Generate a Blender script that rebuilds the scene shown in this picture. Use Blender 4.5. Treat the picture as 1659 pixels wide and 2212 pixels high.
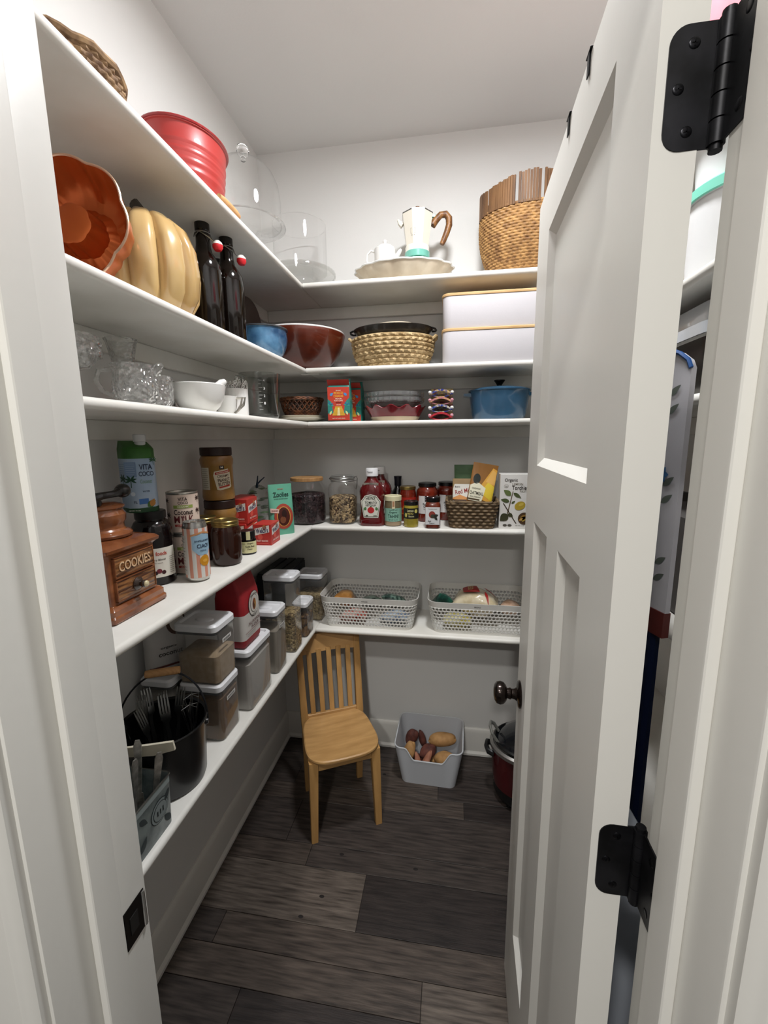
import bpy, bmesh, math, random
from mathutils import Vector, Matrix
for o in list(bpy.data.objects): bpy.data.objects.remove(o)
S = bpy.context.scene; C = S.collection
PI = math.pi; rad = math.radians
random.seed(7)
# ------------------------------------------------------------------ camera
IW, IH = 1659, 2212
CAM = Vector((.8307, -1.9139, 1.54)); YAW, PIT, ROL, FPX = .1566, .1704, -.0098, 913.65
_f = Vector((-math.sin(YAW)*math.cos(PIT), math.cos(YAW)*math.cos(PIT), -math.sin(PIT)))
_r = Vector((math.cos(YAW), math.sin(YAW), 0)); _u = _r.cross(_f)
_r2 = _r*math.cos(ROL)+_u*math.sin(ROL); _u2 = -_r*math.sin(ROL)+_u*math.cos(ROL)
cd = bpy.data.cameras.new('camera'); cam = bpy.data.objects.new('camera', cd); C.objects.link(cam)
cam.matrix_world = Matrix(((_r2.x,_u2.x,-_f.x,CAM.x),(_r2.y,_u2.y,-_f.y,CAM.y),(_r2.z,_u2.z,-_f.z,CAM.z),(0,0,0,1)))
cd.sensor_fit = 'HORIZONTAL'; cd.sensor_width = 36; cd.lens = FPX*36/IW; cd.clip_start = .02
S.camera = cam
# ------------------------------------------------------------------ world, lights, exposure
w = bpy.data.worlds.new('world'); S.world = w; w.use_nodes = True
w.node_tree.nodes['Background'].inputs[0].default_value = (1, .985, .96, 1)
w.node_tree.nodes['Background'].inputs[1].default_value = .17
S.view_settings.view_transform = 'Standard'; S.view_settings.look = 'None'
S.view_settings.gamma = 1; S.view_settings.use_curve_mapping = False; S.view_settings.exposure = .26
def kitchen_downlight(x, y, power, size=.16):
    l = bpy.data.lights.new('kitchen_downlight', 'AREA'); l.shape = 'DISK'; l.size = size; l.energy = power; l.color = (1, .975, .93)
    o = bpy.data.objects.new('kitchen_downlight', l); C.objects.link(o); o.location = (x, y, 2.70)
kitchen_downlight(.66, -3.45, 26); kitchen_downlight(.58, -2.40, 17)
PANTRY_LAMP = 192
# ------------------------------------------------------------------ dimensions
D = .268; TH = .02; RW = 1.50; FY = -1.49; H = 2.7285
Z1, Z2, Z3, Z4, Z5 = 2.1239, 1.8165, 1.6112, 1.1895, .7385
# ------------------------------------------------------------------ materials
def hx(h):
    h = h.lstrip('#'); c = [int(h[i:i+2], 16)/255 for i in (0, 2, 4)]
    return tuple((v/12.92 if v <= .04045 else ((v+.055)/1.055)**2.4) for v in c)+(1,)
MATS = {}
def mat(name, col, rough=.5, metal=0, c2=None, sc=20, st=(1,1,1), lo=.35, hi=.65, bump=0, bsc=None, det=4, coat=0, trans=0, emis=0, wave=None, vor=False, ior=1.45, spec=.5, sheen=0):
    if name in MATS: return MATS[name]
    m = bpy.data.materials.new(name); m.use_nodes = True; MATS[name] = m
    nt = m.node_tree; N = nt.nodes; L = nt.links; b = N['Principled BSDF']
    b.inputs['Base Color'].default_value = hx(col); b.inputs['Roughness'].default_value = rough; b.inputs['Metallic'].default_value = metal
    b.inputs['IOR'].default_value = ior; b.inputs['Specular IOR Level'].default_value = spec
    b.inputs['Coat Weight'].default_value = coat; b.inputs['Coat Roughness'].default_value = .06
    b.inputs['Transmission Weight'].default_value = trans
    if emis: b.inputs['Emission Color'].default_value = hx(col); b.inputs['Emission Strength'].default_value = emis
    if c2 or bump:
        tc = N.new('ShaderNodeTexCoord'); mp = N.new('ShaderNodeMapping'); L.new(tc.outputs['Object'], mp.inputs[0]); mp.inputs['Scale'].default_value = st
        if vor:
            t = N.new('ShaderNodeTexVoronoi'); t.inputs['Scale'].default_value = sc; out = t.outputs['Color']; dist = t.outputs['Distance']
        elif wave:
            t = N.new('ShaderNodeTexWave'); t.inputs['Scale'].default_value = sc; t.inputs['Distortion'].default_value = wave; t.inputs['Detail'].default_value = 3; t.inputs['Detail Scale'].default_value = 2.; out = dist = t.outputs['Fac']
        else:
            t = N.new('ShaderNodeTexNoise'); t.inputs['Scale'].default_value = sc; t.inputs['Detail'].default_value = det; out = dist = t.outputs['Fac']
        L.new(mp.outputs[0], t.inputs['Vector'])
        if c2:
            r = N.new('ShaderNodeValToRGB'); r.color_ramp.elements[0].position = lo; r.color_ramp.elements[1].position = hi
            r.color_ramp.elements[0].color = hx(col); r.color_ramp.elements[1].color = hx(c2)
            if vor:
                sp = N.new('ShaderNodeSeparateColor'); L.new(out, sp.inputs[0]); L.new(sp.outputs[0], r.inputs[0])
            else: L.new(out, r.inputs[0])
            L.new(r.outputs[0], b.inputs['Base Color'])
        if bump:
            if bsc:
                t2 = N.new('ShaderNodeTexNoise'); t2.inputs['Scale'].default_value = bsc; t2.inputs['Detail'].default_value = 3; L.new(mp.outputs[0], t2.inputs['Vector']); dist = t2.outputs['Fac']
            bp = N.new('ShaderNodeBump'); bp.inputs['Strength'].default_value = abs(bump); bp.inputs['Distance'].default_value = .004; bp.invert = bump < 0
            L.new(dist, bp.inputs['Height']); L.new(bp.outputs[0], b.inputs['Normal'])
    return m
def thin_glass(name, tint=(1,1,1), refl=1.0, milk=0, rough=.02, facets=0):
    if name in MATS: return MATS[name]
    m = bpy.data.materials.new(name); m.use_nodes = True; MATS[name] = m; nt = m.node_tree; N = nt.nodes; L = nt.links
    N.remove(N['Principled BSDF']); out = N['Material Output']
    tr = N.new('ShaderNodeBsdfTransparent'); tr.inputs[0].default_value = tint+(1,)
    gl = N.new('ShaderNodeBsdfGlossy'); gl.inputs['Roughness'].default_value = rough
    if facets:
        tc = N.new('ShaderNodeTexCoord'); vo = N.new('ShaderNodeTexVoronoi'); vo.inputs['Scale'].default_value = facets; bp = N.new('ShaderNodeBump'); bp.inputs['Strength'].default_value = 1; bp.inputs['Distance'].default_value = .006
        L.new(tc.outputs['Object'], vo.inputs['Vector']); L.new(vo.outputs['Distance'], bp.inputs['Height']); L.new(bp.outputs[0], gl.inputs['Normal'])
    lw = N.new('ShaderNodeLayerWeight')
    if facets: L.new(bp.outputs[0], lw.inputs['Normal']); lw.inputs[0].default_value = .35
    mu = N.new('ShaderNodeMath'); mu.operation = 'MULTIPLY_ADD'; mu.inputs[1].default_value = .55*refl; mu.inputs[2].default_value = .035*refl; L.new(lw.outputs['Facing'], mu.inputs[0])
    # steeper edge response
    pw = N.new('ShaderNodeMath'); pw.operation = 'POWER'; pw.inputs[1].default_value = 2.5; L.new(lw.outputs['Facing'], pw.inputs[0]); L.new(pw.outputs[0], mu.inputs[0])
    mx = N.new('ShaderNodeMixShader'); L.new(mu.outputs[0], mx.inputs[0]); L.new(tr.outputs[0], mx.inputs[1]); L.new(gl.outputs[0], mx.inputs[2])
    last = mx
    if milk:
        df = N.new('ShaderNodeBsdfDiffuse'); df.inputs[0].default_value = (.8,.8,.8,1)
        m2 = N.new('ShaderNodeMixShader'); m2.inputs[0].default_value = milk; L.new(mx.outputs[0], m2.inputs[1]); L.new(df.outputs[0], m2.inputs[2]); last = m2
    L.new(last.outputs[0], out.inputs[0])
    return m
def pm(h): return mat('print_'+h, h, .45)
WALL = mat('wall_paint', 'dcdbd8', .7, bump=.05, sc=180)
CEIL = mat('ceiling_paint', 'd8d6d4', .8, bump=.05, sc=150)
TRIM = mat('trim_paint', 'dddbd5', .38, bump=.03, sc=60, spec=.5)
SHELF = mat('shelf_paint', 'e3e1db', .4, c2='dbd8d0', sc=9)
BLACKM = mat('black_metal', '121214', .42, .6, c2='26262a', sc=30, bump=.1)
CHROME = mat('chrome', 'c8c8c8', .18, 1); STEEL = mat('steel', '9a9a98', .28, 1); SILVER = mat('silver_plate', 'ccc8c0', .28, .75, c2='8e8a82', sc=60)
WHITEP = mat('white_plastic', 'd8d8d8', .4); WHITEC = mat('white_ceramic', 'e6e5e1', .2, coat=.4)
BLACKP = mat('black_plastic', '141414', .35); GLASS = mat('cut_glass', 'ffffff', .03, trans=1, ior=1.48)
THIN = thin_glass('thin_glass'); CLEARP = thin_glass('clear_plastic', (.93,.93,.92), .9, .05, .06)
RUBBER = mat('seal', '4a4a4c', .6)
# ------------------------------------------------------------------ mesh building
def rrect(w, d, r, z=0, n=5, cx=0, cy=0):
    r = min(r, w/2-1e-4, d/2-1e-4); P = []
    for (sx, sy, a0) in ((1,-1,-90),(1,1,0),(-1,1,90),(-1,-1,180)):
        for i in range(n+1):
            a = rad(a0+90*i/n); P.append((cx+sx*(w/2-r)+r*math.cos(a), cy+sy*(d/2-r)+r*math.sin(a), z))
    return P
def ering(rx, ry, z, n=32, cx=0, cy=0, fn=None):
    P = []
    for i in range(n):
        a = 2*PI*i/n; k = fn(a) if fn else 1
        P.append((cx+rx*k*math.cos(a), cy+ry*k*math.sin(a), z))
    return P
class MB:
    def __init__(s): s.v = []; s.f = []; s.m = []
    def add(s, vs, fs, mi=0):
        o = len(s.v); s.v += [tuple(v) for v in vs]; s.f += [tuple(i+o for i in f) for f in fs]; s.m += [mi]*len(fs); return s
    def xf(s, M):
        s.v = [tuple(M @ Vector(v)) for v in s.v]; return s
    def join(s, o, M=None, mi=None):
        vs = [tuple(M @ Vector(v)) for v in o.v] if M else o.v
        k = len(s.v); s.v += vs; s.f += [tuple(i+k for i in f) for f in o.f]; s.m += (o.m if mi is None else [mi]*len(o.f)); return s
    def box(s, c, d, mi=0, rz=0):
        x, y, z = [q/2 for q in d]; cr, sr = math.cos(rz), math.sin(rz)
        vs = [(c[0]+a*x*cr-b*y*sr, c[1]+a*x*sr+b*y*cr, c[2]+e*z) for e in (-1,1) for b in (-1,1) for a in (-1,1)]
        return s.add(vs, [(0,2,3,1),(4,5,7,6),(0,1,5,4),(2,6,7,3),(0,4,6,2),(1,3,7,5)], mi)
    def bbox(s, c, d, bev=.003, seg=2, mi=0):
        bm = bmesh.new(); bmesh.ops.create_cube(bm, size=1); bmesh.ops.scale(bm, vec=d, verts=bm.verts)
        bmesh.ops.bevel(bm, geom=list(bm.edges), offset=bev, segments=seg, profile=.6, affect='EDGES'); bmesh.ops.translate(bm, vec=c, verts=bm.verts)
        bm.verts.index_update(); s.add([v.co[:] for v in bm.verts], [[v.index for v in f.verts] for f in bm.faces], mi); bm.free(); return s
    def loft(s, rings, c0=True, c1=True, closed=True, mi=0):
        n = len(rings[0]); vs = [p for r in rings for p in r]; fs = []
        for k in range(len(rings)-1):
            for i in range(n if closed else n-1):
                j = (i+1) % n; fs.append((k*n+i, k*n+j, (k+1)*n+j, (k+1)*n+i))
        if c0: fs.append(tuple(range(n-1, -1, -1)))
        if c1: fs.append(tuple((len(rings)-1)*n+i for i in range(n)))
        return s.add(vs, fs, mi)
    def lathe(s, prof, n=32, cx=0, cy=0, ey=1, fn=None, mi=0, c0=False, c1=False):
        """prof (r, z); fn(angle, k, r, z) -> radius"""
        rings = []
        for k, (r, z) in enumerate(prof):
            ring = []
            for i in range(n):
                a = 2*PI*i/n; q = max(r, 1e-5) if not fn else fn(a, k, max(r, 1e-5), z)
                if isinstance(q, tuple): q, zz = q
                else: zz = z
                ring.append((cx+q*math.cos(a), cy+q*ey*math.sin(a), zz))
            rings.append(ring)
        return s.loft(rings, c0, c1, True, mi)
    def tube(s, pts, r, n=8, closed=False, mi=0, caps=True):
        P = [Vector(p) for p in pts]; m = len(P); rings = []; up = None
        for i in range(m):
            t = (P[(i+1) % m]-P[i-1]) if closed else (P[min(i+1, m-1)]-P[max(i-1, 0)])
            t.normalize()
            if up is None: up = Vector((0,0,1)) if abs(t.z) < .9 else Vector((1,0,0))
            b = t.cross(up); b.normalize(); up = b.cross(t); up.normalize()
            q = r[i] if isinstance(r, (list, tuple)) else r
            rings.append([P[i]+b*(q*math.cos(2*PI*k/n))+up*(q*math.sin(2*PI*k/n)) for k in range(n)])
        if closed: rings.append(rings[0])
        return s.loft(rings, caps and not closed, caps and not closed, True, mi)
    def strip(s, pts, wv, t, mi=0):
        """flat ribbon along pts; wv half-width (list) along x-normal; thickness t"""
        P = [Vector(p) for p in pts]; rings = []
        for i, p in enumerate(P):
            d = (P[min(i+1, len(P)-1)]-P[max(i-1, 0)]).normalized(); side = d.cross(Vector((0,1,0))) if abs(d.y) < .9 else Vector((1,0,0)); side.normalize(); nn = side.cross(d).normalized()
            q = wv[i] if isinstance(wv, (list, tuple)) else wv
            rings.append([p+side*q+nn*t/2, p-side*q+nn*t/2, p-side*q-nn*t/2, p+side*q-nn*t/2])
        return s.loft(rings, True, True, True, mi)
    def blob(s, rx, ry, rz, nz=.0, seed=0, n=16, m=10, c=(0,0,0), pw=1.0, mi=0):
        rd = random.Random(seed); ph = [rd.uniform(0, 6) for _ in range(6)]; rings = []
        for k in range(m+1):
            th = PI*k/m; ring = []
            for i in range(n):
                a = 2*PI*i/n
                q = 1+nz*(math.sin(2*a+ph[0])*math.sin(2*th+ph[1])+.6*math.sin(3*a+ph[2]+2*th)+.5*math.cos(4*th+ph[3]))
                ss = max(math.sin(th), 1e-4)**pw
                ring.append((c[0]+rx*q*ss*math.cos(a), c[1]+ry*q*ss*math.sin(a), c[2]-rz*q*math.cos(th)))
            rings.append(ring)
        return s.loft(rings, False, False, True, mi)
    def mesh(s, name, sharp=.6):
        me = bpy.data.meshes.new(name); me.from_pydata(s.v, [], s.f); me.update()
        me.polygons.foreach_set('use_smooth', [True]*len(me.polygons)); me.polygons.foreach_set('material_index', s.m)
        me.set_sharp_from_angle(angle=sharp); return me
    def build(s, name, m, parent=None, loc=(0,0,0), rz=0, sharp=.6, fix=True):
        if fix:
            me0 = bpy.data.meshes.new(name); me0.from_pydata(s.v, [], s.f); bm = bmesh.new(); bm.from_mesh(me0); bmesh.ops.remove_doubles(bm, verts=bm.verts, dist=2e-6)
            mis = None
            if len(s.f) == len(bm.faces): mis = s.m
            bmesh.ops.recalc_face_normals(bm, faces=bm.faces); bm.to_mesh(me0); bm.free()
            me = me0; me.polygons.foreach_set('use_smooth', [True]*len(me.polygons))
            if mis: me.polygons.foreach_set('material_index', mis)
            me.set_sharp_from_angle(angle=sharp)
        else: me = s.mesh(name, sharp)
        o = bpy.data.objects.new(name, me)
        for q in (m if isinstance(m, (list, tuple)) else [m]): me.materials.append(q)
        C.objects.link(o); o.parent = parent; o.location = loc; o.rotation_euler = (0,0,rz); return o
def tag(o, label, cat=None, group=None, kind=None):
    o['label'] = label
    if cat: o['category'] = cat
    if group: o['group'] = group
    if kind: o['kind'] = kind
    return o
def thing(name, label, cat, loc=(0,0,0), rz=0, group=None, rot=None):
    o = bpy.data.objects.new(name, None); o.empty_display_size = .05; C.objects.link(o); o.location = loc; o.rotation_euler = rot or (0,0,rz)
    return tag(o, label, cat, group)
def struct(name, mb, m, loc=(0,0,0), sharp=.6):
    o = mb.build(name, m, None, loc, sharp=sharp); o['kind'] = 'structure'; return o
def dup(root, loc, rz=0, label=None, rot=None):
    r = root.copy(); C.objects.link(r); r.location = loc; r.rotation_euler = rot or (0,0,rz)
    if label: r['label'] = label
    for ch in list(root.children):
        c = ch.copy(); C.objects.link(c); c.parent = r
        for g in list(ch.children):
            d = g.copy(); C.objects.link(d); d.parent = c
    return r
# ------------------------------------------------------------------ flat printing (labels, lettering)
FONTC = {}
def glyphs(t):
    if t in FONTC: return FONTC[t]
    cu = bpy.data.curves.new('tmp', 'FONT'); cu.body = t; cu.resolution_u = 3; cu.offset = .016
    ob = bpy.data.objects.new('tmp', cu); me = bpy.data.meshes.new_from_object(ob)
    vs = [v.co[:2] for v in me.vertices]; fs = [tuple(p.vertices) for p in me.polygons]
    bpy.data.objects.remove(ob); bpy.data.curves.remove(cu); bpy.data.meshes.remove(me)
    x0 = min(v[0] for v in vs); x1 = max(v[0] for v in vs); y0 = min(v[1] for v in vs); y1 = max(v[1] for v in vs)
    FONTC[t] = ([((v[0]-x0)/(x1-x0)-.5, (v[1]-y0)/(y1-y0)-.5) for v in vs], fs); return FONTC[t]
class Print:
    """print on a flat face (R=None) looking towards angle ang, or on a cylinder of radius R"""
    def __init__(s, ang=0, o=(0,0,0), R=None, tilt=0, bow=None):
        s.mb = MB(); s.ms = []; s.a = ang; s.o = o; s.R = R; s.tilt = tilt; s.bow = bow
    def pos(s, u, v, off):
        if s.R:
            R = s.R(v) if callable(s.R) else s.R
            a = s.a+u/R; return ((R+off)*math.sin(a)+s.o[0], -(R+off)*math.cos(a)+s.o[1], s.o[2]+v)
        if s.bow: off += s.bow(u, v)
        v2 = v*math.cos(s.tilt)+off*math.sin(s.tilt); o2 = off*math.cos(s.tilt)-v*math.sin(s.tilt)
        return (s.o[0]+math.cos(s.a)*u+math.sin(s.a)*o2, s.o[1]+math.sin(s.a)*u-math.cos(s.a)*o2, s.o[2]+v2)
    def mi(s, col):
        m = pm(col) if isinstance(col, str) else col
        if m not in s.ms: s.ms.append(m)
        return s.ms.index(m)
    def poly(s, pts, col, lay=1):
        off = .0004*lay
        us = sorted(set(p[0] for p in pts)); u0, u1 = us[0], us[-1]
        if s.R or s.bow: us = sorted(set(us+[u0+(u1-u0)*i/14 for i in range(15)]))
        top = []; bot = []
        n = len(pts)
        for u in us:
            u_ = min(max(u, u0+1e-7), u1-1e-7); vs = []
            for i in range(n):
                a, b = pts[i], pts[(i+1) % n]
                if (a[0]-u_)*(b[0]-u_) <= 0 and abs(a[0]-b[0]) > 1e-9: vs.append(a[1]+(b[1]-a[1])*(u_-a[0])/(b[0]-a[0]))
            if not vs: continue
            top.append((u, max(vs))); bot.append((u, min(vs)))
        nv = 7 if s.bow else 1
        rings = [[s.pos(u, vb+(vt-vb)*k/nv, off) for (u, vt), (_, vb) in zip(top, bot)] for k in range(nv+1)]
        s.mb.loft(rings, False, False, False, s.mi(col)); return s
    def rect(s, u0, u1, v0, v1, col, lay=1): return s.poly([(u0,v0),(u1,v0),(u1,v1),(u0,v1)], col, lay)
    def disc(s, u, v, ru, rv, col, lay=1, n=20, rot=0):
        c, q = math.cos(rot), math.sin(rot)
        return s.poly([(u+ru*math.cos(2*PI*i/n)*c-rv*math.sin(2*PI*i/n)*q, v+ru*math.cos(2*PI*i/n)*q+rv*math.sin(2*PI*i/n)*c) for i in range(n)], col, lay)
    def text(s, t, u, v, w, h, col, lay=2, rot=0, arch=0):
        vs, fs = glyphs(t); c, q = math.cos(rot), math.sin(rot)
        P = []
        for a, b in vs:
            x, y = a*w, b*h+arch*(1-(2*a)**2); P.append(s.pos(u+x*c-y*q, v+x*q+y*c, .0004*lay+.0002))
        s.mb.add(P, fs, s.mi(col)); return s
    def lines(s, u, v, w, n, dv, h, col, lay=2):
        for i in range(n): s.rect(u-w/2, u+w/2*(1-.25*(i % 3 == 2)), v-i*dv-h/2, v-i*dv+h/2, col, lay)
        return s
    def leaf(s, u, v, L, W, rot, col, lay=2):
        P = []
        for i in range(9): t = i/8; P.append((t*L, W*math.sin(PI*t**.8)))
        for i in range(8, -1, -1): t = i/8; P.append((t*L, -W*math.sin(PI*t**.8)))
        c, q = math.cos(rot), math.sin(rot); P = [(u+x*c-y*q, v+x*q+y*c) for x, y in P]
        vs = [s.pos(a, b, .0004*lay) for a, b in P]; n = 9
        s.mb.add(vs, [(i, i+1, 2*n-2-i, 2*n-1-i) for i in range(n-1)], s.mi(col)); return s
    def palm(s, u, v, k, col, lay=2):
        s.rect(u-.05*k, u+.05*k, v-k, v, col, lay)
        for a in (-.5, .25, .9, 2.2, 2.9, 3.6): s.leaf(u, v, .8*k, .13*k, a, col, lay)
        return s
    def build(s, parent, name='printed_label', label=None):
        o = s.mb.build(name, s.ms, parent, fix=False)
        if label: o['label'] = label
        return o
# ================================================================== THE SETTING
# ---- floor: base slab + vinyl planks running along x
FLOORB = mat('floor_gap', '2a2624', .8)
PL = [mat('plank_%d' % i, a, .5, c2=b, sc=5, st=(1.8, 20, 1), lo=.28, hi=.74, det=10, bump=.12, bsc=14) for i, (a, b) in enumerate((('261f1b','5e534b'),('1b1614','443b37'),('2e2722','72675e'),('211c1a','4e4540'),('181312','39312e')))]
KNOT = mat('plank_knot', '1b1614', .6)
fl = struct('floor', MB().box((.75, -2.4, -.03), (5.2, 5.0, .05)), FLOORB)
rows = [(-.012,-.12,(.36,1.2)),(-.12,-.305,(.15,.80)),(-.305,-.39,(.91,)),(-.39,-.58,(.22,1.12)),(-.58,-.665,(.328,)),(-.665,-.847,(.557,)),(-.847,-.94,(.12,1.08)),(-.94,-1.03,(.775,)),(-1.03,-1.21,(.264,1.18)),(-1.21,-1.40,(.70,)),(-1.40,-1.49,(.33,1.0)),(-1.49,-1.66,(.62,)),(-1.66,-1.85,(.2,1.3)),(-1.85,-2.03,(.8,)),(-2.03,-2.22,(.4,1.5)),(-2.22,-2.40,(1.0,))]
tone = {-.012:(1,3,1),-.12:(3,0,1),-.305:(0,4),-.39:(3,3,1),-.58:(0,3),-.665:(2,4),-.847:(3,0,3),-.94:(0,2),-1.03:(3,4,2),-1.21:(1,3)}
ci = 0
for y1, y0, js in rows:
    xs = [0.0]+list(js)+[RW]
    if y1 <= -1.45: xs = [-.5]+list(js)+[2.0]
    for k_, (a, b) in enumerate(zip(xs[:-1], xs[1:])):
        pk = MB().bbox(((a+b)/2, (y0+y1)/2, -.0026), (b-a-.0016, y1-y0-.0016, .0052), .0008, 1).build('plank', PL[tone[y1][k_] if y1 in tone else (ci*7+ci//3) % 5], fl); ci += 1
for (x, y) in ((.42,-.76),(.37,-.83),(.45,-.605),(.73,-.62),(.55,-.20)):
    MB().lathe([(0,.0004),(.006,.0004),(.009,.0002)], 10, x, y, .6).build('knot', KNOT, fl)
# ---- walls and ceiling
T = .1
wl = struct('wall_left', MB().box((-T/2, FY/2, H/2), (T, -FY, H)), WALL)
wb = struct('wall_back', MB().box((RW/2, T/2, H/2), (RW+2*T, T, H)), WALL)
wr = struct('wall_right', MB().box((RW+T/2, FY/2, H/2), (T, -FY, H)), WALL)
JX0, JX1, DH, WO = .43, 1.04, 2.045, -1.625      # jamb faces, head height, outer wall face
wf = MB()
wf.box(((-1.3+JX0-.02)/2, (FY+WO)/2, H/2), (JX0-.02+1.3, FY-WO, H)); wf.box(((2.9+JX1+.02)/2, (FY+WO)/2, H/2), (2.9-JX1-.02, FY-WO, H))
wf.box(((JX0+JX1)/2, (FY+WO)/2, (H+DH+.02)/2), (JX1-JX0+.04, FY-WO, H-DH-.02))
wf = struct('wall_front', wf, WALL)
struct('ceiling', MB().box((RW/2, FY/2+.02, H+.05), (RW+2*T, -FY+.16, .1)), CEIL)
# ---- baseboards with shoe moulding
def base(name, a, b, n):
    """a->b along the wall, n = inward normal"""
    a = Vector(a); b = Vector(b); n = Vector(n); mb = MB()
    prof = [(0,0),(.022,0),(.022,.010),(.016,.018),(.013,.020),(.013,.118),(.009,.132),(.004,.138),(0,.138)]
    rings = [[(p+n*x+Vector((0,0,z)))[:] for x, z in prof] for p in (a, b)]
    mb.loft(rings, True, True, True); return struct(name, mb, TRIM)
base('baseboard_left', (0, FY, 0), (0, 0, 0), (1,0,0)); base('baseboard_back', (0, 0, 0), (RW, 0, 0), (0,-1,0)); base('baseboard_right', (RW, 0, 0), (RW, FY, 0), (-1,0,0))
# ---- shelf cleats (battens fixed to the walls)
CH, CT = .047, .018
LEV = (Z1, Z2, Z3, Z4, Z5)
for z in LEV:
    zc = z-TH-CH/2
    MB().bbox((CT/2, FY/2, zc), (CT, -FY, CH), .002, 1).build('cleat', SHELF, wl)
    MB().bbox((RW/2, -CT/2, zc), (RW-2*CT, CT, CH), .002, 1).build('cleat', SHELF, wb)
    MB().bbox((RW-CT/2, FY/2, zc), (CT, -FY, CH), .002, 1).build('cleat', SHELF, wr)
# ---- shelf boards with rounded nosing
NAMES = ('top', 'second from the ceiling', 'third from the ceiling', 'fourth from the ceiling', 'lowest')
def board(x0, x1, y0, y1, z, nose, label):
    """nose: 'x+', 'y-' or 'x-' side is bull-nosed"""
    t = TH; prof = [(0,-t),(1,-t)]
    P = []
    for i in range(7): a = -PI/2+PI*i/6; P.append((t*.45*math.cos(a), -t/2+t/2*math.sin(a)))
    mb = MB()
    if nose == 'y-': rings = [[(x, y1, z-t)]+[(x, y0+t*.45-q, z+h) for q, h in P]+[(x, y1, z)] for x in (x0, x1)]
    elif nose == 'x+': rings = [[(x0, y, z-t)]+[(x1-t*.45+q, y, z+h) for q, h in P]+[(x0, y, z)] for y in (y0, y1)]
    else: rings = [[(x1, y, z-t)]+[(x0+t*.45-q, y, z+h) for q, h in P]+[(x1, y, z)] for y in (y0, y1)]
    mb.loft(rings, True, True, True)
    o = mb.build('shelf_board', SHELF); return tag(o, label, 'shelf', 'white pantry shelf boards')
for z, nm in zip(LEV, NAMES):
    board(.0, D, FY+.002, -.001, z, 'x+', 'white painted shelf board along the left wall, %s' % nm)
    b = board(D+.0006, RW-D-.0006, -D, -.001, z, 'y-', 'white painted shelf board across the back wall, %s' % nm)
    board(RW-D, RW, FY+.002, -.001, z, 'x-', 'white painted shelf board behind the open door, %s' % nm)
    if z in (Z2, Z3): MB().bbox((D+.012, -D+.03, z-TH-.0017), (.075, .03, .003), .001, 1).build('mending_plate', TRIM, b)
# ---- door frame
fr = MB()
fr.bbox((JX0-.01, (FY+WO)/2, DH/2), (.02, FY-WO, DH), .002, 2)
f1 = struct('trim_1', fr, TRIM); f1['label'] = 'white painted jamb on the latch side of the pantry doorway'
f2 = struct('trim_2', MB().bbox((JX1+.01, (FY-.012+WO)/2, DH/2), (.02, FY-.012-WO, DH), .002, 2), TRIM)
f3 = struct('trim_3', MB().bbox(((JX0+JX1)/2, (FY+WO)/2, DH+.01), (JX1-JX0+.04, FY-WO, .02), .002, 2), TRIM)
SY0, SY1 = -1.575, -1.539
MB().bbox((JX0+.0055, (SY0+SY1)/2, DH/2), (.011, SY1-SY0, DH), .003, 3).build('door_stop', TRIM, f1)
MB().bbox((JX1-.0055, (SY0+SY1)/2, DH/2), (.011, SY1-SY0, DH), .003, 3).build('door_stop', TRIM, f2)
MB().bbox(((JX0+JX1)/2, (SY0+SY1)/2, DH-.0055), (JX1-JX0-.022, SY1-SY0, .011), .003, 3).build('door_stop', TRIM, f3)
# casing: moulded profile standing proud of the outer wall face
def casing(name, x, sgn):
    prof = [(.004,0),(.004,.009),(.008,.0125),(.014,.0145),(.020,.0145),(.024,.0175),(.078,.0195),(.086,.017),(.089,.010),(.089,0)]
    mb = MB(); mb.loft([[(x+sgn*p, WO-q, z) for p, q in prof] for z in (0, DH+.004)], True, True, True); return struct(name, mb, TRIM)
casing('trim_4', JX0, -1); casing('trim_5', JX1, 1)
prof = [(.004,0),(.004,.009),(.008,.0125),(.014,.0145),(.020,.0145),(.024,.0175),(.078,.0195),(.086,.017),(.089,.010),(.089,0)]
struct('trim_6', MB().loft([[(x, WO-q, DH+p) for p, q in prof] for x in (JX0-.089, JX1+.089)], True, True, True), TRIM)
# strike plate on the latch jamb
sp = MB().bbox((JX0+.0008, -1.513, .92), (.0018, .036, .057), .0008, 1).build('strike_plate', mat('strike_bronze','1a1412',.3,.8), f1)
MB().bbox((JX0+.0019, -1.516, .92), (.0012, .014, .026), .0004, 1).build('latch_hole', BLACKP, sp)
MB().tube([(JX0+.001, -1.4975, .893), (JX0+.001, -1.4975, .947)], .003, 8).build('lip', CHROME, sp)
# ---- pantry ceiling light (flush disc, out of frame above)
lamp = thing('ceiling_light', 'round flush ceiling light with white diffuser in the pantry ceiling', 'ceiling light', (.86, -.88, H))
MB().lathe([(.0,-.001),(.112,-.001),(.115,-.006),(.115,-.02),(.105,-.024),(.1,-.022)], 40).build('trim_ring', WHITEP, lamp)
MB().lathe([(0,-.0235),(.06,-.0235),(.1,-.0215)], 40).build('diffuser', mat('lamp_diffuser', 'fbfdff', .5, emis=PANTRY_LAMP), lamp)
# ---- door, opened a little past ninety degrees into the pantry
DA = rad(1.9)
door = bpy.data.objects.new('door_1', None); C.objects.link(door); door.location = (.99, -1.487, 0); door['kind'] = 'structure'
door['label'] = 'white three-panel interior door standing open into the pantry'
door.rotation_euler = (0, 0, PI/2-DA)
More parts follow.
